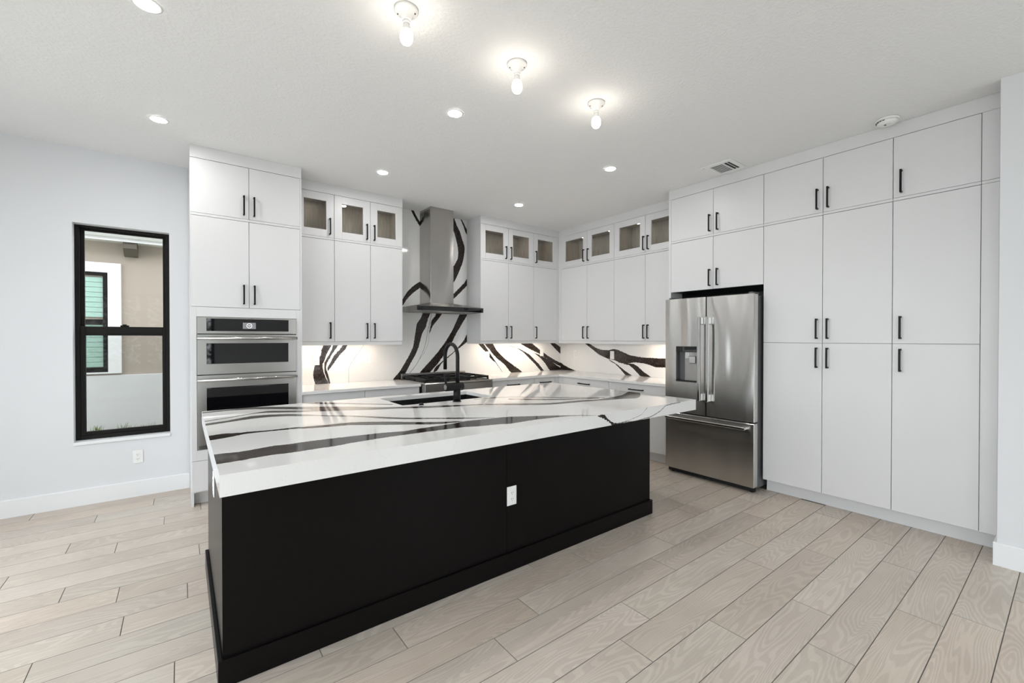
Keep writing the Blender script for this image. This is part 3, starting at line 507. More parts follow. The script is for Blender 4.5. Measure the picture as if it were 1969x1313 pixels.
# back wall, left of the hood
wall_unit(-4.003,-3.625,[],[-3.672],.344,'B','narrow single-door white wall cabinet beside the oven tower',gu)
wall_unit(-3.625,-2.863,[-3.2405],[-3.283,-3.200],.344,'B','double-door white wall cabinet immediately left of the range hood',gu)
glass_unit(-4.003,-3.625,[],[-3.672],.344,'B','single-door glass-front cabinet beside the oven tower, under the ceiling',gg)
glass_unit(-3.625,-2.863,[-3.2405],[-3.283,-3.200],.344,'B','double-door glass-front cabinet just left of the hood chimney',gg)
# back wall, right of the hood
wall_unit(-1.778,-.862,[-1.3174],[-1.366,-1.282],.344,'B','double-door white wall cabinet immediately right of the range hood',gu)
wall_unit(-.862,-.3987,[],[-.828],.344,'B','single-door white wall cabinet on the range wall by the inner corner',gu)
glass_unit(-1.778,-.862,[-1.3174],[-1.368,-1.282],.344,'B','double-door glass-front cabinet just right of the hood chimney',gg)
glass_unit(-.862,-.3987,[],[-.828],.344,'B','single-door glass-front cabinet on the range wall by the inner corner',gg)
# right wall
wall_unit(.3985,1.399,[.9172],[.861,.945],.36,'R','double-door white wall cabinet on the refrigerator wall by the inner corner',gu)
wall_unit(1.399,2.3775,[1.8836],[1.870,1.930],.36,'R','double-door white wall cabinet right next to the refrigerator enclosure',gu)
glass_unit(.3985,1.399,[.9172],[.861,.945],.36,'R','double-door glass-front cabinet on the refrigerator wall by the inner corner',gg)
glass_unit(1.399,2.3775,[1.8836],[1.866,1.930],.36,'R','double-door glass-front cabinet right next to the refrigerator enclosure',gg)

# oven tower
YT=.635
r=thing('oven_cabinet','tall white cabinet tower housing the built-in wall oven','cabinet',(-4.437,-.001,0))
m=MB(); TL,TR=-4.860,-4.0037
m.box(TL,TL+.018,-YT+.0205,-.001,.0005,ZC).box(TR-.0143,TR,-YT,-.001,.0005,ZC)
m.box(TL+.018,TR-.0143,-.02,-.001,.0005,ZC).box(TL+.018,TR-.0143,-YT+.0205,-.02,1.625,ZC).box(TL+.018,TR-.0143,-YT+.0205,-.02,TK,.470)
m.build('body',M['cab'],r)
m=MB(); m.box(-4.856,-4.8195,-YT,-YT+.019,.390,1.694,.001).box(-4.0545,-4.0185,-YT,-YT+.019,.390,1.694,.001).box(-4.8195,-4.0545,-YT,-YT+.019,1.6115,1.694,.001).box(-4.8195,-4.0545,-YT,-YT+.019,.390,.4785,.001)
m.build('oven_surround',M['cab'],r)
door(r,-4.857,-4.4356,R1,ZC,YT,-4.475,HZ1); door(r,-4.4356,-4.0175,R1,ZC,YT,-4.396,HZ1)
MB().box(-4.856,-4.0185,-YT,-YT+.019,R2+.0016,R1-.0002,.0008).build('rail',M['cab'],r)
door(r,-4.857,-4.4356,1.6955,R2,YT,-4.478,1.814); door(r,-4.4356,-4.0175,1.6955,R2,YT,-4.396,1.814)
door(r,-4.857,-4.0175,.128,.389,YT,name='drawer')
MB().box(TL+.0185,TR-.015,-.535,-.517,.0005,TK-.001).build('toe_kick',M['cab'],r)
# fridge surround
XP=.623
r=thing('refrigerator_cabinet','tall white four-door cabinet framing the refrigerator','cabinet',(2.87,.019,0),'R')
m=MB(); ya=.018
m.box(2.378,2.406,-XP,ya,.0005,ZC,.001).box(3.3505,3.3622,-XP+.021,ya,1.93,ZC)
m.box(2.406,3.3505,-XP+.0205,ya,1.945,ZC); m.build('body',M['cab'],r)
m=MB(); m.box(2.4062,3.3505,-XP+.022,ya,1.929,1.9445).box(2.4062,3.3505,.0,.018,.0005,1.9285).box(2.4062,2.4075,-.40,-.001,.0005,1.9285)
m.build('alcove_shade',M['alcove_dark'],r)  # dark sheets standing in for shade inside the alcove
door(r,2.406,2.8824,R1,ZC,XP,2.849,HZ1); door(r,2.8824,3.3625,R1,ZC,XP,2.931,HZ1)
MB().box(2.407,3.3615,-XP,-XP+.019,R2+.0016,R1-.0002,.0008).build('rail',M['cab'],r)
door(r,2.406,2.8824,1.9285,R2,XP,2.850,2.047); door(r,2.8824,3.3625,1.9285,R2,XP,2.931,2.047)
# pantry
def pantry(u0,u1,seams,hands,label):
    r=thing('pantry_cabinet',label,'cabinet',((u0+u1)/2,.019,0),'R','floor-to-ceiling pantry cabinets')
    MB().box(u0+.0005,u1-.0005,-XP+.0205,ya,TK,ZC).build('body',M['cab'],r)
    e=[u0]+seams+[u1]
    for i in range(len(e)-1):
        door(r,e[i],e[i+1],R1,ZC,XP,hands[i],HZ1); door(r,e[i],e[i+1],1.387,R2,XP,hands[i],1.508); door(r,e[i],e[i+1],TK,1.387,XP,hands[i],HZ3)
        MB().box(e[i]+.001,e[i+1]-.001,-XP,-XP+.019,R2+.0016,R1-.0002,.0008).build('rail',M['cab'],r)
pantry(3.3625,4.2816,[3.8296],[3.791,3.868],'double-door white pantry cabinet beside the refrigerator')
pantry(4.2816,4.7393,[],[4.330],'single-door white pantry cabinet nearest the near wall end')
# base cabinets
def base_unit(u0,u1,run,label,hz=.817,d=.62,two=True,handles=True):
    r=thing('base_cabinet',label,'cabinet',((u0+u1)/2,-.001,0),run,'white base cabinets under the counter')
    MB().box(u0+.0005,u1-.0005,-d+.0205,-.001,TK,.8835).build('body',M['cab'],r)
    MB().box(u0+.0005,u1-.0005,-d+.10,-d+.085,.0005,TK-.0005).build('toe_kick',M['cab'],r)
    c=(u0+u1)/2
    door(r,u0,u1,.705,.882,d,c if handles else None,hz,True,name='drawer')
    if two: door(r,u0,c,TK,.703,d,c-.04,.59); door(r,c,u1,TK,.703,d,c+.04,.59)
    else: door(r,u0,u1,TK,.703,d,u0+.04,.59)
base_unit(-4.002,-3.397,'B','white base cabinet next to the oven tower',.77)
base_unit(-3.397,-2.782,'B','white base cabinet just left of the range',.77)
base_unit(-1.826,-1.0772,'B','white base cabinet just right of the range')
base_unit(-1.0772,-.70,'B','narrow white base cabinet on the range wall by the inner corner',two=False)
base_unit(.70,1.528,'R','white base cabinet on the refrigerator wall by the inner corner')
base_unit(1.528,2.3765,'R','white base cabinet beside the refrigerator')
struct('trim_11',MB().box(-.6995,-.62,-.62,-.601,.117,.8835).box(-.62,-.601,-.6995,-.62,.117,.8835),M['cab'])

# backsplash (one slab per wall) and counters
ol=[(-4.003,.9155),(-1e-4,.9155),(-1e-4,1.3925),(-1.7775,1.3925),(-1.7775,3.0495),(-2.8625,3.0495),(-2.8625,1.3925),(-4.003,1.3925)]
mb=MB(); add_veined(mb,lambda p:(p[0],0.,p[1]),ol,None,VEINS['back'],VEINS['back_thin'])
k=len(ol); mb.add([(a,0.,c) for a,c in ol]+[(a,.019,c) for a,c in ol],[(i,(i+1)%k,k+(i+1)%k,k+i) for i in range(k)]+[tuple(range(k,2*k))],0)
o=mb.build('backsplash',STONE); tag(o,'white quartz backsplash with sweeping black veins behind the hood and range','backsplash')
ol=[(0.0005,.9155),(2.3775,.9155),(2.3775,1.3925),(0.0005,1.3925)]
mb=MB(); add_veined(mb,lambda p:(0.,-p[0],p[1]),ol,None,VEINS['right'])
k=4; mb.add([(0.,-a,c) for a,c in ol]+[(.019,-a,c) for a,c in ol],[(i,(i+1)%k,k+(i+1)%k,k+i) for i in range(k)]+[tuple(range(k,2*k))],0)
o=mb.build('backsplash',STONE); tag(o,'white quartz backsplash with one long dark vein beside the refrigerator','backsplash')
o=MB().box(-4.003,-2.775,-.645,-.0005,.884,.915,.002).build('countertop',STONE); tag(o,'short white quartz countertop between the oven tower and the range','countertop')
mb=MB(); mb.prism([(-1.829,-.0005),(-1.829,-.645),(-.64,-.645),(-.64,-2.3765),(-.0005,-2.3765),(-.0005,-.0005)],.884,.915,'z')
o=mb.build('countertop',STONE); tag(o,'L-shaped white quartz countertop running into the corner right of the range','countertop')
# under-cabinet light bars
def ucl(u0,u1,run,d,label):
    r=thing('under_cabinet_light',label,'light',((u0+u1)/2,-d,UB-.001),run,'light bars under the wall cabinets')
    MB().box(u0,u1,-d-.012,-d+.012,UB-.013,UB-.001,.001).build('housing',M['plastic'],r)
    MB().box(u0+.01,u1-.01,-d-.008,-d+.008,UB-.0145,UB-.0132).build('lens',M['strip'],r)
ucl(-3.95,-3.10,'B',.20,'warm light bar under the wall cabinets left of the range hood')
ucl(-1.66,-.45,'B',.20,'warm light bar under the wall cabinets right of the range hood')
ucl(1.75,2.34,'R',.20,'warm light bar under the wall cabinet beside the refrigerator')

# ------------------------------------------------------------------ island
IX0,IX1,IY0,IY1,IZ=-4.811,-1.520,-3.2139,-1.445,.918
BX0,BX1,BY0,BY1=-4.793,-1.8885,-3.0274,-1.86
r=thing('kitchen_island','large black kitchen island base with plinth','island',(-3.34,-2.45,0))
m=MB(); m.box(BX0+.019,BX1-.019,BY0+.019,BY1,.0005,.64).box(BX0+.019,BX1-.019,BY0+.019,-2.08,.64,.8335); m.build('carcass',M['panel'],r)
m=MB(); m.box(-4.2,-3.68,BY1+.0005,-1.50,.10,.8335).box(-2.65,-1.95,BY1+.0005,-1.50,.10,.8335).box(-3.68,-2.65,BY1+.0005,-1.50,.10,.60).box(-4.2,-1.95,BY1+.0005,-1.57,.0005,.10); m.build('sink_side_cabinets',M['panel'],r)
for a,b_ in ((-4.2,-3.69),(-3.69,-3.17),(-3.17,-2.65),(-2.65,-1.95)):
    MB().box(a+.002,b_-.002,-1.4995,-1.481,.105,.595 if -3.7<a<-2.7 else .83,.001).build('cabinet_door',M['panel'],r)
MB().box(BX0,-3.3425,BY0,BY0+.0185,.0005,.8335,.0006).build('front_panel',M['panel'],r)
MB().box(-3.3395,BX1,BY0,BY0+.0185,.0005,.8335,.0006).build('front_panel',M['panel'],r)
MB().box(BX0,BX0+.0185,BY0+.019,BY1,.0005,.8335,.0006).build('end_panel',M['panel'],r)
MB().box(BX1-.0185,BX1,BY0+.019,BY1,.0005,.8335,.0006).build('end_panel',M['panel'],r)
t=.0165
def bbx(n_,x0,x1,y0,y1): MB().box(x0,x1,y0,y1,.0005,.113,.0015).build(n_,M['panel'],r)
bbx('plinth_board',BX0-t,BX1+t,BY0-t,BY0-.0005); bbx('plinth_board',BX0-t,BX0-.0005,BY0-.0003,BY1); bbx('plinth_board',BX1+.0005,BX1+t,BY0-.0003,BY1)
# worktop with sink cut-out, thick mitred edge
SX0,SX1,SY0,SY1=-3.588,-2.739,-2.035,-1.560
hole=[(SX0,SY0),(SX1,SY0),(SX1,SY1),(SX0,SY1)]
def ext(v): return [(p[0]-.05 if p[0]<-4.79 else p[0],p[1]) for p in v]
mb=MB(); rect=[(IX0,IY0),(IX1,IY0),(IX1,IY1),(IX0,IY1)]
add_veined(mb,lambda p:(p[0],p[1],IZ),rect,hole,[ext(v) for v in VEINS['top']],(),.0022)
fr=[(IX0,.834),(IX1,.834),(IX1,IZ),(IX0,IZ)]
add_veined(mb,lambda p:(p[0],IY0,p[1]),fr,None,VEINS['front'],VEINS['front_thin'],.0032)
zb,zt=.834,IZ-.03; e=.045
q=lambda x,y,z:(x,y,z)
def quad(a,b_,c,d_): mb.add([a,b_,c,d_],[(0,1,2,3)])
quad((IX0,IY0,zb),(IX0,IY1,zb),(IX0,IY1,IZ),(IX0,IY0,IZ)); quad((IX1,IY0,zb),(IX1,IY1,zb),(IX1,IY1,IZ),(IX1,IY0,IZ)); quad((IX0,IY1,zb),(IX1,IY1,zb),(IX1,IY1,IZ),(IX0,IY1,IZ))
ir=[(IX0+e,IY0+e),(IX1-e,IY0+e),(IX1-e,IY1-e),(IX0+e,IY1-e)]
for i in range(4):
    a,b_=rect[i],rect[(i+1)%4]; c,d_=ir[(i+1)%4],ir[i]
    quad((*a,zb),(*b_,zb),(*c,zb),(*d_,zb)); quad((*d_,zb),(*c,zb),(*c,zt),(*d_,zt))
    h0,h1=hole[i],hole[(i+1)%4]
    quad((*h0,zt),(*h1,zt),(*h1,IZ),(*h0,IZ)); quad((*d_,zt),(*c,zt),(*h1,zt),(*h0,zt))
o=mb.build('island_worktop',STONE); tag(o,'thick white quartz island worktop with long charcoal veins','countertop')
# sink
r=thing('kitchen_sink','black undermount sink set into the island worktop','sink',(-3.16,-1.80,.66))
a0,a1,b0,b1=SX0-.008,SX1+.008,SY0-.008,SY1+.008; zr=IZ-.0305; zf=.665; t=.012
m=MB(); m.box(a0-.02,a0+t,b0-.02,b1+.02,zf,zr).box(a1-t,a1+.02,b0-.02,b1+.02,zf,zr).box(a0+t,a1-t,b0-.02,b0+t,zf,zr).box(a0+t,a1-t,b1-t,b1+.02,zf,zr).box(a0+t,a1-t,b0+t,b1-t,zf,zf+.012)
m.build('basin',M['sink'],r); MB().lathe([(.055,0),(.055,.004),(.04,.006),(.036,.001)],(-3.16,-1.8,zf+.0121),'z',24).build('drain',M['blackmetal'],r)
# faucet
fx,fy=-3.156,-2.106
r=thing('faucet','matte black gooseneck kitchen faucet on the island','faucet',(fx,fy,IZ))
MB().lathe([(.034,0),(.034,.004),(.031,.007)],(fx,fy,IZ+.0002),'z',28).build('base_flange',M['blackmetal'],r)
MB().cyl((fx,fy,IZ+.0072),.0285,.10,'z',28).build('column',M['blackmetal'],r)
MB().lathe([(.0315,0),(.033,.002),(.033,.154),(.0315,.156)],(-3.261,fy,1.040),'x',28).build('valve_body',M['blackmetal'],r)
pts=[(fx+.006,fy,1.07),(fx+.006,fy,1.18),(fx+.006,fy,1.276)]
for i in range(1,17):
    a=PI*i/16; pts.append((fx+.006,fy+.104*(1-math.cos(a)),1.276+.104*math.sin(a)))
pts.append((fx+.006,fy+.208,1.165))
MB().tube(pts,.0155,16).build('spout',M['blackmetal'],r)
MB().tube([(-3.252,fy,1.055),(-3.262,fy-.004,1.09),(-3.277,fy-.012,1.145)],[.009,.0085,.007],12).build('lever',M['blackmetal'],r)
MB().cyl((-3.2635,fy,1.040),.022,.0026,'x',24).build('end_cap',M['chrome'],r)
o=MB().lathe([(.021,0),(.021,.003),(.017,.005),(.017,.012),(.014,.014)],(-3.465,-2.10,IZ+.0002),'z',24).build('air_switch',M['blackmetal']); tag(o,'small round black push button beside the sink on the island','button')
# ------------------------------------------------------------------ wall oven (combination)
yo=-.650
r=thing('wall_oven','stainless double wall oven built into the white tower','oven',(-4.437,-.60,.48))
OX0,OX1=-4.8175,-4.0565
MB().box(OX0+.02,OX1-.02,-.612,-.05,.49,1.60).build('case',M['casegrey'],r)
cp=MB().box(OX0,OX1,yo,-.6125,1.4665,1.6085,.002).build('control_panel',M['steel_h'],r)
dp=MB().box(-4.752,-4.122,yo-.002,yo-.0002,1.490,1.597,.0006).build('display_glass',M['blackglass'],cp)
MB().box(-4.488,-4.388,yo-.0032,yo-.0021,1.511,1.566).build('dial_screen',M['display'],cp)
def ring(mb,c,r0,r1,y,n=28):
    vs_=[];fs=[]
    for k in range(n):
        a=2*PI*k/n
        for rr in (r0,r1):
            vs_.append((c[0]+rr*math.cos(a),y,c[1]+rr*math.sin(a))); 
    for k in range(n): k2=(k+1)%n; fs.append((2*k,2*k+1,2*k2+1,2*k2))
    return mb.add(vs_,fs)
mk=ring(MB(),(-4.438,1.5385),.0175,.0215,yo-.0038); mk.add([(-4.447,yo-.0038,1.539),(-4.436,yo-.0038,1.534),(-4.427,yo-.0038,1.543),(-4.428,yo-.0038,1.546),(-4.436,yo-.0038,1.538),(-4.446,yo-.0038,1.5425)],[(0,1,4,5),(1,2,3,4)])
mk.build('clock_dial',M['white_mark'],cp)
def oven_door(z0,z1,w0,w1,hz):
    d_=MB().box(OX0,OX1,yo,-.6125,z0,z1,.002).build('oven_door',M['steel_h'],r)
    MB().box(-4.752,-4.124,yo-.002,yo-.0002,w0,w1,.0006).build('door_glass',M['blackglass'],d_)
    m=MB(); m.lathe([(.0135,0),(.0135,.762)],(-4.818,yo-.045,hz),'x',18)
    m.box(-4.80,-4.775,yo-.045,yo-.0002,hz-.008,hz+.008,.002).box(-4.10,-4.075,yo-.045,yo-.0002,hz-.008,hz+.008,.002)
    m.build('handle',M['chrome'],d_); return d_
oven_door(1.118,1.460,1.2075,1.3845,1.428)
d2=oven_door(.528,1.112,.655,1.005,1.072)
m=MB(); m.box(OX0,OX1,-.640,-.6125,.4795,.526,.001); v=m.build('vent_trim',M['steel_h'],r)
for z in (.489,.499,.509): MB().box(OX0+.01,OX1-.01,-.6425,-.6402,z,z+.004).build('vent_slot',M['darkgap'],v)

# ------------------------------------------------------------------ range hood
r=thing('range_hood','stainless chimney range hood over the gas range','range hood',(-2.30,-.001,1.75))
m=MB(); m.box(-2.482,-2.160,-.302,-.0008,1.866,3.0492,.0015); ch=m.build('chimney',M['steel_hood'],r)
for i in range(9):
    y=-.270+i*.0285; MB().box(-2.4832,-2.4821,y,y+.010,2.935,3.02).build('vent_slot',M['darkgap'],ch)
hx0,hx1,hy=-2.758,-1.838,-.500
m=MB(); zc0,zc1=1.752,1.812
m.add([(hx0,-.0008,zc1),(hx1,-.0008,zc1),(hx1,hy,zc1),(hx0,hy,zc1),(-2.486,-.0008,1.8655),(-2.156,-.0008,1.8655),(-2.156,-.306,1.8655),(-2.486,-.306,1.8655)],[(3,2,6,7),(0,3,7,4),(2,1,5,6),(1,0,4,5),(4,7,6,5)])
m.build('canopy_slope',M['steel_hood'],r)
m=MB(); m.box(hx0,hx0+.012,hy,-.0008,zc0,zc1-.0003).box(hx1-.012,hx1,hy,-.0008,zc0,zc1-.0003).box(hx0+.012,hx1-.012,hy,hy+.012,zc0,zc1-.0003).box(hx0+.012,hx1-.012,-.013,-.0008,zc0,zc1-.0003).box(hx0+.012,hx1-.012,hy+.012,-.013,zc0+.012,zc0+.02)
m.build('canopy_rim',M['steel_hood'],r)
MB().box(hx0+.002,hx1-.002,hy-.005,hy-.0003,zc0+.003,zc1-.003,.0008).build('front_glass',M['blackglass'],r)
for i in range(3): MB().box(hx0+.05+i*.28,hx0+.30+i*.28,-.42,-.08,zc0+.006,zc0+.0118,.002).build('grease_filter',M['steel_dk'],r)

# ------------------------------------------------------------------ gas range
r=thing('gas_range','stainless gas range with black iron grates under the hood','range',(-2.30,-.36,0))
gx0,gx1,gy=-2.760,-1.842,-.66
MB().box(gx0,gx1,gy,-.012,.10,.895,.002).build('body',M['steel_dk'],r)
MB().box(gx0,gx1,gy-.062,-.012,.8955,.921,.008).build('cooktop',M['steel_h'],r)
MB().box(gx0,gx1,-.062,-.012,.9215,.985,.002).build('backguard',M['steel_h'],r)
cpn=MB().box(gx0,gx1,gy-.058,gy-.0005,.765,.895,.003).build('control_panel',M['steel_dk'],r)
for i in range(6):
    x=gx0+.09+i*.148
    MB().lathe([(.024,0),(.024,-.012),(.019,-.016),(.019,-.036),(.016,-.039)],(x,gy-.0585,.798),'y',20).build('knob',M['cast'],cpn)
od=MB().box(gx0+.004,gx1-.004,gy-.045,gy-.0005,.19,.76,.003).build('oven_door',M['steel_h'],r)
MB().box(gx0+.12,gx1-.12,gy-.047,gy-.0452,.30,.60).build('door_glass',M['blackglass'],od)
m=MB(); m.lathe([(.013,0),(.013,.84)],(gx0+.04,gy-.095,.71),'x',16); m.box(gx0+.07,gx0+.095,gy-.095,gy-.0452,.702,.718).box(gx1-.095,gx1-.07,gy-.095,gy-.0452,.702,.718); m.build('handle',M['chrome'],od)
MB().box(gx0+.01,gx1-.01,gy-.02,gy-.0005,.10,.185,.002).build('kick_panel',M['steel_h'],r)
for x in (gx0+.05,gx1-.05):
    for y in (gy+.05,-.08): MB().lathe([(.018,0),(.018,.1795)],(x,y,.0003),'z',14).build('leg',M['blackmetal'],r)
MB().box(gx0+.02,gx1-.02,gy-.012,-.068,.9214,.9235).build('burner_tray',M['cast'],r)
bw=(gx1-gx0-.05)/3
for i in range(3):
    x0=gx0+.025+i*bw; x1=x0+bw-.006
    for y in (-.52,-.22):
        bc=((x0+x1)/2,y,.9236)
        b_=MB().lathe([(.052,0),(.050,.012),(.034,.014)],bc,'z',24).build('burner',M['brass'],r)
        MB().lathe([(.036,.0142),(.036,.022),(.030,.024)],bc,'z',24).build('burner_cap',M['cast'],b_)
    m=MB(); zt=.966; w_=.017
    for y in (-.665,-.075): m.box(x0,x1,y-w_/2,y+w_/2,zt-.024,zt,.003)
    for x in (x0+w_/2,x1-w_/2): m.box(x-w_/2,x+w_/2,-.66,-.08,zt-.024,zt,.003)
    m.box(x0,x1,-.376,-.364,zt-.024,zt,.003)
    for y in (-.52,-.22):
        m.box(x0,x0+.10,y-.007,y+.007,zt-.020,zt,.003).box(x1-.10,x1,y-.007,y+.007,zt-.020,zt,.003)
        c=(x0+x1)/2
        m.box(c-.007,c+.007,y+.045,y+.145,zt-.020,zt,.003).box(c-.007,c+.007,y-.145,y-.045,zt-.020,zt,.003)
    for x in (x0+.006,x1-.006):
        for y in (-.66,-.37,-.08): m.box(x-.009,x+.009,y-.009,y+.009,.9237,zt-.022)
    m.build('grate',M['cast'],r)

# ------------------------------------------------------------------ refrigerator (run R: u = -y, local y = x)
r=thing('refrigerator','stainless french-door refrigerator with ice dispenser','refrigerator',(2.897,-.4,0),'R')
F0,F1,FS,FX=2.4414,3.3526,2.8919,-.776
MB().box(F0+.012,F1-.012,-.700,-.02,.035,1.825,.003).build('case',M['casegrey'],r)
MB().box(F0+.012,F1-.012,-.730,-.705,.012,.052).build('base_grille',M['darkgap'],r)
for u in (F0+.05,F1-.05):
    for y in (-.70,-.08): MB().lathe([(.018,0),(.02,.034)],(u,y,.0003),'z',12).build('foot',M['blackmetal'],r)
def fdoor(u0,u1,z0,z1,nm,cut=None):
    m=MB()
    if not cut: m.box(u0,u1,FX,-.7035,z0,z1,.006)
    else:
        a,b_,c,e=cut
        m.box(u0,a,FX,-.7035,z0,z1).box(b_,u1,FX,-.7035,z0,z1).box(a,b_,FX,-.7035,z0,c).box(a,b_,FX,-.7035,e,z1)
    return m.build(nm,M['steel'],r)
dl=fdoor(F0,FS-.003,.655,1.8386,'door',(2.566,2.797,.975,1.344))
dr=fdoor(FS+.003,F1,.655,1.8386,'door')
fz=fdoor(F0,F1,.055,.643,'freezer_drawer')
for dd,u in ((dl,FS-.040),(dr,FS+.043)):
    m=MB(); m.box(u-.014,u+.014,FX-.066,FX-.046,.80,1.640,.006)
    m.box(u-.013,u+.013,FX-.047,FX-.0003,1.565,1.635,.004).box(u-.013,u+.013,FX-.047,FX-.0003,.805,.875,.004); m.build('handle',M['chrome'],dd)
m=MB(); m.box(2.475,3.300,FX-.066,FX-.044,.585,.612,.007); m.box(2.480,2.52,FX-.045,FX-.0003,.588,.609,.003).box(3.255,3.295,FX-.045,FX-.0003,.588,.609,.003); m.build('handle',M['chrome'],fz)
m=MB(); m.box(2.5665,2.7965,-.712,-.7036,.9755,1.3435).box(2.5665,2.571,FX+.004,-.712,.9755,1.3435).box(2.792,2.7965,FX+.004,-.712,.9755,1.3435)
m.box(2.571,2.792,FX+.004,-.712,.9755,.982); dz=m.build('dispenser_recess',M['casegrey'],dl)
MB().box(2.5667,2.7963,FX-.002,-.7125,1.287,1.3433,.002).build('dispenser_controls',M['blackglass'],dz)
MB().box(2.640,2.790,-.735,-.7125,.983,1.286,.003).build('dispenser_back',M['steel_h'],dz)
MB().box(2.66,2.70,-.760,-.7355,1.215,1.2865,.003).build('water_nozzle',M['chrome'],dz)
MB().box(2.705,2.775,-.765,-.7355,1.17,1.245,.004).build('ice_lever',M['chrome'],dz)
MB().box(2.5667,2.7963,FX-.006,-.74,.9825,.995,.002).build('drip_tray',M['blackglass'],dz)
for u in (F0+.03,F1-.06): MB().box(u,u+.035,-.76,-.62,1.8388,1.856,.003).build('hinge_cover',M['casegrey'],r)
MB().box(F1-.055,F1-.004,-.76,-.706,.644,.6545).build('hinge',M['blackmetal'],r)

# ------------------------------------------------------------------ ceiling fixtures
def recessed(x,y,label):
    r=thing('recessed_light',label,'ceiling light',(x,y,H-.0005),'B','recessed ceiling lights')
    n_=32; m=MB()
    m.lathe([(.062,0),(.062,-.003),(.056,-.005),(.048,-.004),(.046,-.0006)],(x,y,H-.0005),'z',n_,caps=False); m.build('trim_ring',M['plastic'],r)
    MB().lathe([(.0455,0),(.0455,-.0025)],(x,y,H-.0008),'z',n_).build('lens',M['can_lens'],r)
recessed(-5.047,-2.395,'recessed ceiling light at the very top left of the picture')
recessed(-5.048,-.998,'recessed ceiling light above the window and oven tower')
recessed(-3.345,-2.405,'recessed ceiling light over the sink, left of the bare bulbs')
recessed(-3.347,-1.003,'recessed ceiling light in front of the cabinets left of the hood')
recessed(-1.648,-2.412,'recessed ceiling light near the ceiling vent and refrigerator')
recessed(-1.648,-.995,'recessed ceiling light nearest the corner cabinets')
def lampholder(x,y,label):
    r=thing('lampholder',label,'ceiling light',(x,y,H-.0005),'B','bare-bulb ceiling lampholders')
    c=(x,y,H-.0005)
    MB().lathe([(.0585,0),(.0585,-.008),(.054,-.013),(.040,-.020),(.029,-.034),(.024,-.050),(.022,-.056)],c,'z',32).build('porcelain_base',M['porcelain'],r)
    for s in (-1,1): MB().lathe([(.0035,0),(.0035,-.004)],(x+s*.034,y-s*.026,H-.0195),'z',10).build('screw',M['slot'],r)
    MB().lathe([(.0185,0),(.0185,-.012)],(x,y,H-.0567),'z',24).build('socket_collar',M['porcelain'],r)
    MB().lathe([(.0150,0),(.0165,-.012),(.0190,-.026),(.0225,-.034)],(x,y,H-.0688),'z',28).build('bulb_neck',M['porcelain'],r)
    MB().lathe([(.0222,0),(.0275,-.010),(.0308,-.024),(.0308,-.038),(.0275,-.052),(.0200,-.063),(.010,-.069),(.001,-.0705)],(x,y,H-.1029),'z',28).build('bulb',M['bulb'],r)
lampholder(-4.030,-3.125,'white porcelain lampholder with lit bare bulb, nearest the camera')
lampholder(-3.334,-3.121,'white porcelain lampholder with lit bare bulb, middle of three')
lampholder(-2.638,-3.116,'white porcelain lampholder with lit bare bulb, farthest of three')
# ceiling vent
r=thing('air_vent','white square ceiling air vent above the refrigerator','vent',(-.828,-3.08,H-.0005))
vx0,vx1,vy0,vy1=-.980,-.678,-3.232,-2.932
m=MB(); frame_rect2=[(vx0,vx0+.05,vy0,vy1),(vx1-.03,vx1,vy0,vy1),(vx0+.05,vx1-.03,vy0,vy0+.043),(vx0+.05,vx1-.03,vy1-.075,vy1)]
for a,b_,c,e in frame_rect2: m.box(a,b_,c,e,H-.009,H-.0006,.002)
m.build('frame',M['plastic'],r)
MB().box(vx0+.05,vx1-.03,vy0+.043,vy1-.075,H-.003,H-.0006).build('duct',M['darkgap'],r)
ys=vy0+.043+.052
MB().box(vx0+.05,vx1-.03,ys,ys+.012,H-.009,H-.0032).build('divider',M['plastic'],r)
for i in range(7):
    x=vx0+.058+i*.0305
    MB().box(x,x+.006,ys+.0125,vy1-.0755,H-.0065,H-.0032).build('slat',M['plastic'],r)
MB().box(vx0+.0505,vx1-.0305,vy0+.066,vy0+.071,H-.0065,H-.0032).build('slat',M['plastic'],r)
MB().lathe([(.003,0),(.003,-.002)],(vx0+.03,vy1-.03,H-.0091),'z',10).build('screw',M['slot'],r)
# smoke detector
sx,sy=-.750,-4.272
r=thing('smoke_detector','round white smoke detector on the ceiling above the pantry','smoke detector',(sx,sy,H-.0005))
MB().lathe([(.070,0),(.070,-.010),(.066,-.014)],(sx,sy,H-.0005),'z',36).build('base',M['plastic'],r)
MB().lathe([(.061,-.0142),(.061,-.026),(.054,-.036),(.030,-.040)],(sx,sy,H-.0005),'z',36).build('cover',M['plastic'],r)
for k in range(5):
    a=PI*.55+k*.32
    MB().box(sx+.0605*math.cos(a)-.006,sx+.0605*math.cos(a)+.006,sy+.0605*math.sin(a)-.006,sy+.0605*math.sin(a)+.006,H-.0235,H-.0195).build('sound_slot',M['slot'],r)
MB().lathe([(.007,0),(.007,-.003)],(sx-.012,sy+.01,H-.0406),'z',14).build('test_button',M['slot'],r)

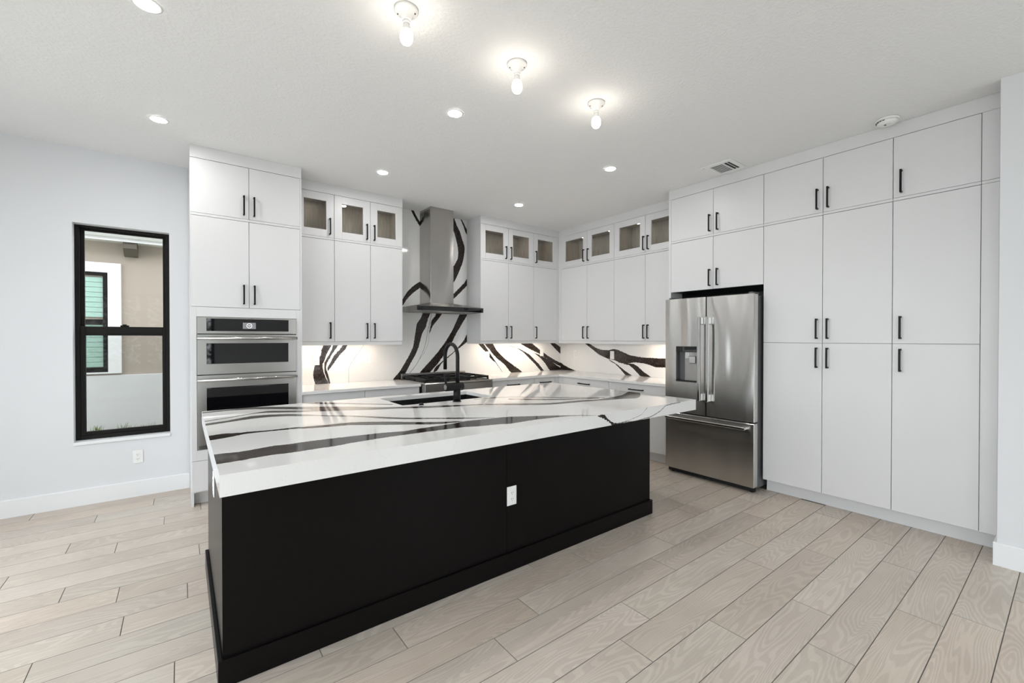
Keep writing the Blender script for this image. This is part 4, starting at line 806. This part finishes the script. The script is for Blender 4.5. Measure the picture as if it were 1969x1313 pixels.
# ------------------------------------------------------------------ outlets
def outlet(u,y,z,run,label,w_=.072,h_=.116,switch=False,rz=None):
    r=thing('wall_switch' if switch else 'outlet',label,'switch' if switch else 'outlet',(u,y,z),run,'white switch and outlet plates')
    MB().box(u-w_/2,u+w_/2,y-.006,y-.0003,z-h_/2,z+h_/2,.002).build('plate',M['plastic'],r)
    if switch:
        MB().prism([(y-.0063,z-.033),(y-.0105,z+.033),(y-.0063,z+.033)],u-.0165,u+.0165,'x').build('rocker',M['plastic'],r)
    else:
        MB().box(u-.0168,u+.0168,y-.0082,y-.0062,z-.0335,z+.0335,.001).build('socket_face',M['plastic'],r)
        for s in (-1,1):
            m=MB(); zc=z+s*.019
            m.box(u-.0075,u-.0050,y-.0087,y-.0083,zc-.003,zc+.006).box(u+.0050,u+.0075,y-.0087,y-.0083,zc-.002,zc+.005).lathe([(.0023,0),(.0023,-.0004)],(u,y-.0083,zc-.009),'y',10); m.build('slots',M['slot'],r)
    return r
outlet(-5.239,.0197,.357,'B','white duplex outlet on the wall below the window')
outlet(-3.733,0,1.187,'B','white outlet on the backsplash covering a dark vein, beside the oven tower')
outlet(-3.159,0,1.183,'B','white outlet on plain white backsplash left of the range')
outlet(-1.439,0,1.180,'B','white switch plate on the backsplash vein just right of the range',switch=True)
outlet(-.407,0,1.205,'B','white switch plate on a dark vein at the right end of the range wall',switch=True)
outlet(.339,0,1.184,'R','white outlet on plain white backsplash right of the inner corner')
outlet(1.071,0,1.186,'R','white switch plate on the long dark vein beside the refrigerator',switch=True)
outlet(-3.305,BY0,.458,'B','white outlet on the black front panel of the island')
# outlet on the island's left end
r=outlet(2.53,BX0,.70,'R','white outlet on the left end panel of the island')

# ------------------------------------------------------------------ outside the kitchen window
struct('ground',MB().box(-30,20,.23,30,-.1,.18).box(-30,20,-30,-7.71,-.3,-.12,mi=1).box(-30,-7.16,-7.7,.22,-.3,-.12,mi=1),[M['soil'],M['bounce_patio']])
struct('shading_roof',MB().box(-8.2,.7,.2205,.95,2.98,3.2).box(-7.15,.2,-7.7,.22,H+.151,H+.25),M['extwhite'])  # unseen roof and eave, added to cut sky light on the neighbouring wall
YN=2.5
r=thing('neighbour_house','beige stucco neighbouring house wall seen through the kitchen window','house',(-6.5,YN,.181))
MB().box(-11,-1.5,YN,YN+.2,.181,2.90).build('stucco_wall',M['stucco'],r)
MB().box(-11,-1.5,YN-.03,YN-.0005,.181,.948,.004).build('white_band',M['stucco_w'],r)
MB().box(-11,-1.5,YN-.25,YN-.0005,2.672,2.69).build('soffit',M['extwhite'],r)
m=MB(); m.prism([(YN-.25,2.655),(YN-.27,2.655),(YN-.27,2.90),(YN-.25,2.90)],-11,-1.5,'x'); fa=m.build('fascia',M['extwhite'],r)
m=MB(); m.prism([(YN-.271,2.69),(YN-.32,2.695),(YN-.355,2.725),(YN-.355,2.75),(YN-.375,2.775),(YN-.375,2.80),(YN-.271,2.80)],-11,-1.5,'x'); m.build('gutter',M['extwhite'],fa)
m=MB(); m.prism([(YN-.0005,2.671),(YN-.235,2.671),(YN-.235,2.58),(YN-.10,2.50),(YN-.0005,2.50)],-5.51,-5.375,'x'); m.build('eave_bracket',M['bracket'],r)
NX1,NX0=-5.545,-6.9
frame_rect(MB(),NX0,NX1,YN-.04,YN-.0005,.97,2.40,.13,.13,.127,.02,.003).build('window_surround',M['extwhite'],r)
fr=frame_rect(MB(),NX0+.131,NX1-.131,YN-.035,YN-.001,.991,2.272,.045,.045,.04,.06,.002); fr.box(NX0+.176,NX1-.176,YN-.035,YN-.001,1.60,1.668); f_=fr.build('window_frame',M['blackframe'],r)
for z0,z1 in ((1.052,1.599),(1.669,2.231)):
    MB().box(NX0+.177,NX1-.177,YN-.022,YN-.018,z0,z1).build('pane',M['winglass'],f_)
z=1.06
bl=[]
while z<2.20:
    if not 1.575<z<1.67: MB().prism([(YN-.014,z),(YN-.010,z+.060),(YN-.007,z+.060),(YN-.011,z)],NX0+.178,NX1-.178,'x').build('blind_slat',M['blind'],f_)
    z+=.064
m=MB(); random.seed(3)
for c in range(26):
    gx=-5.95+random.random()*1.0; gy_=2.25+random.random()*.18; hgt=.06+.13*random.random()**2
    for k in range(6):
        a=random.uniform(-1,1)*.05; x=gx+random.uniform(-.02,.02)
        m.add([(x-.004,gy_,.179),(x+.004,gy_,.179),(x+a*.5+.003,gy_,.179+hgt*.6),(x+a*.5-.003,gy_,.179+hgt*.6),(x+a,gy_,.179+hgt)],[(0,1,2,3),(3,2,4)])
o=m.build('grass',M['grass']); tag(o,'sparse grass blades along the base of the neighbouring wall','grass'); o['kind']='stuff'
m=MB(); random.seed(11)
for c in range(9000):
    x=random.uniform(-9.5,-1.5); yh=-12.2+random.uniform(-.7,.7); z=-.12+3.1*random.random()**.9+.25*math.sin(x*2.3); a=random.uniform(0,6.28); q=random.uniform(.04,.09)
    u_=Vector((math.cos(a),math.sin(a)*.6,random.uniform(-.6,.6)))*q; w_=Vector((-math.sin(a)*.4,random.uniform(-.4,.4),.8))*q*.6; p=Vector((x,yh,max(z,-.05)))
    m.add([p-u_,p-w_,p+u_,p+w_],[(0,1,2,3)])
o=m.build('hedge',M['leaf']); tag(o,'dense green hedge in the garden, seen only as a reflection in the oven glass','hedge'); o['kind']='stuff'
for o in list(bpy.data.objects):
    if '_o' in o: del o['_o']
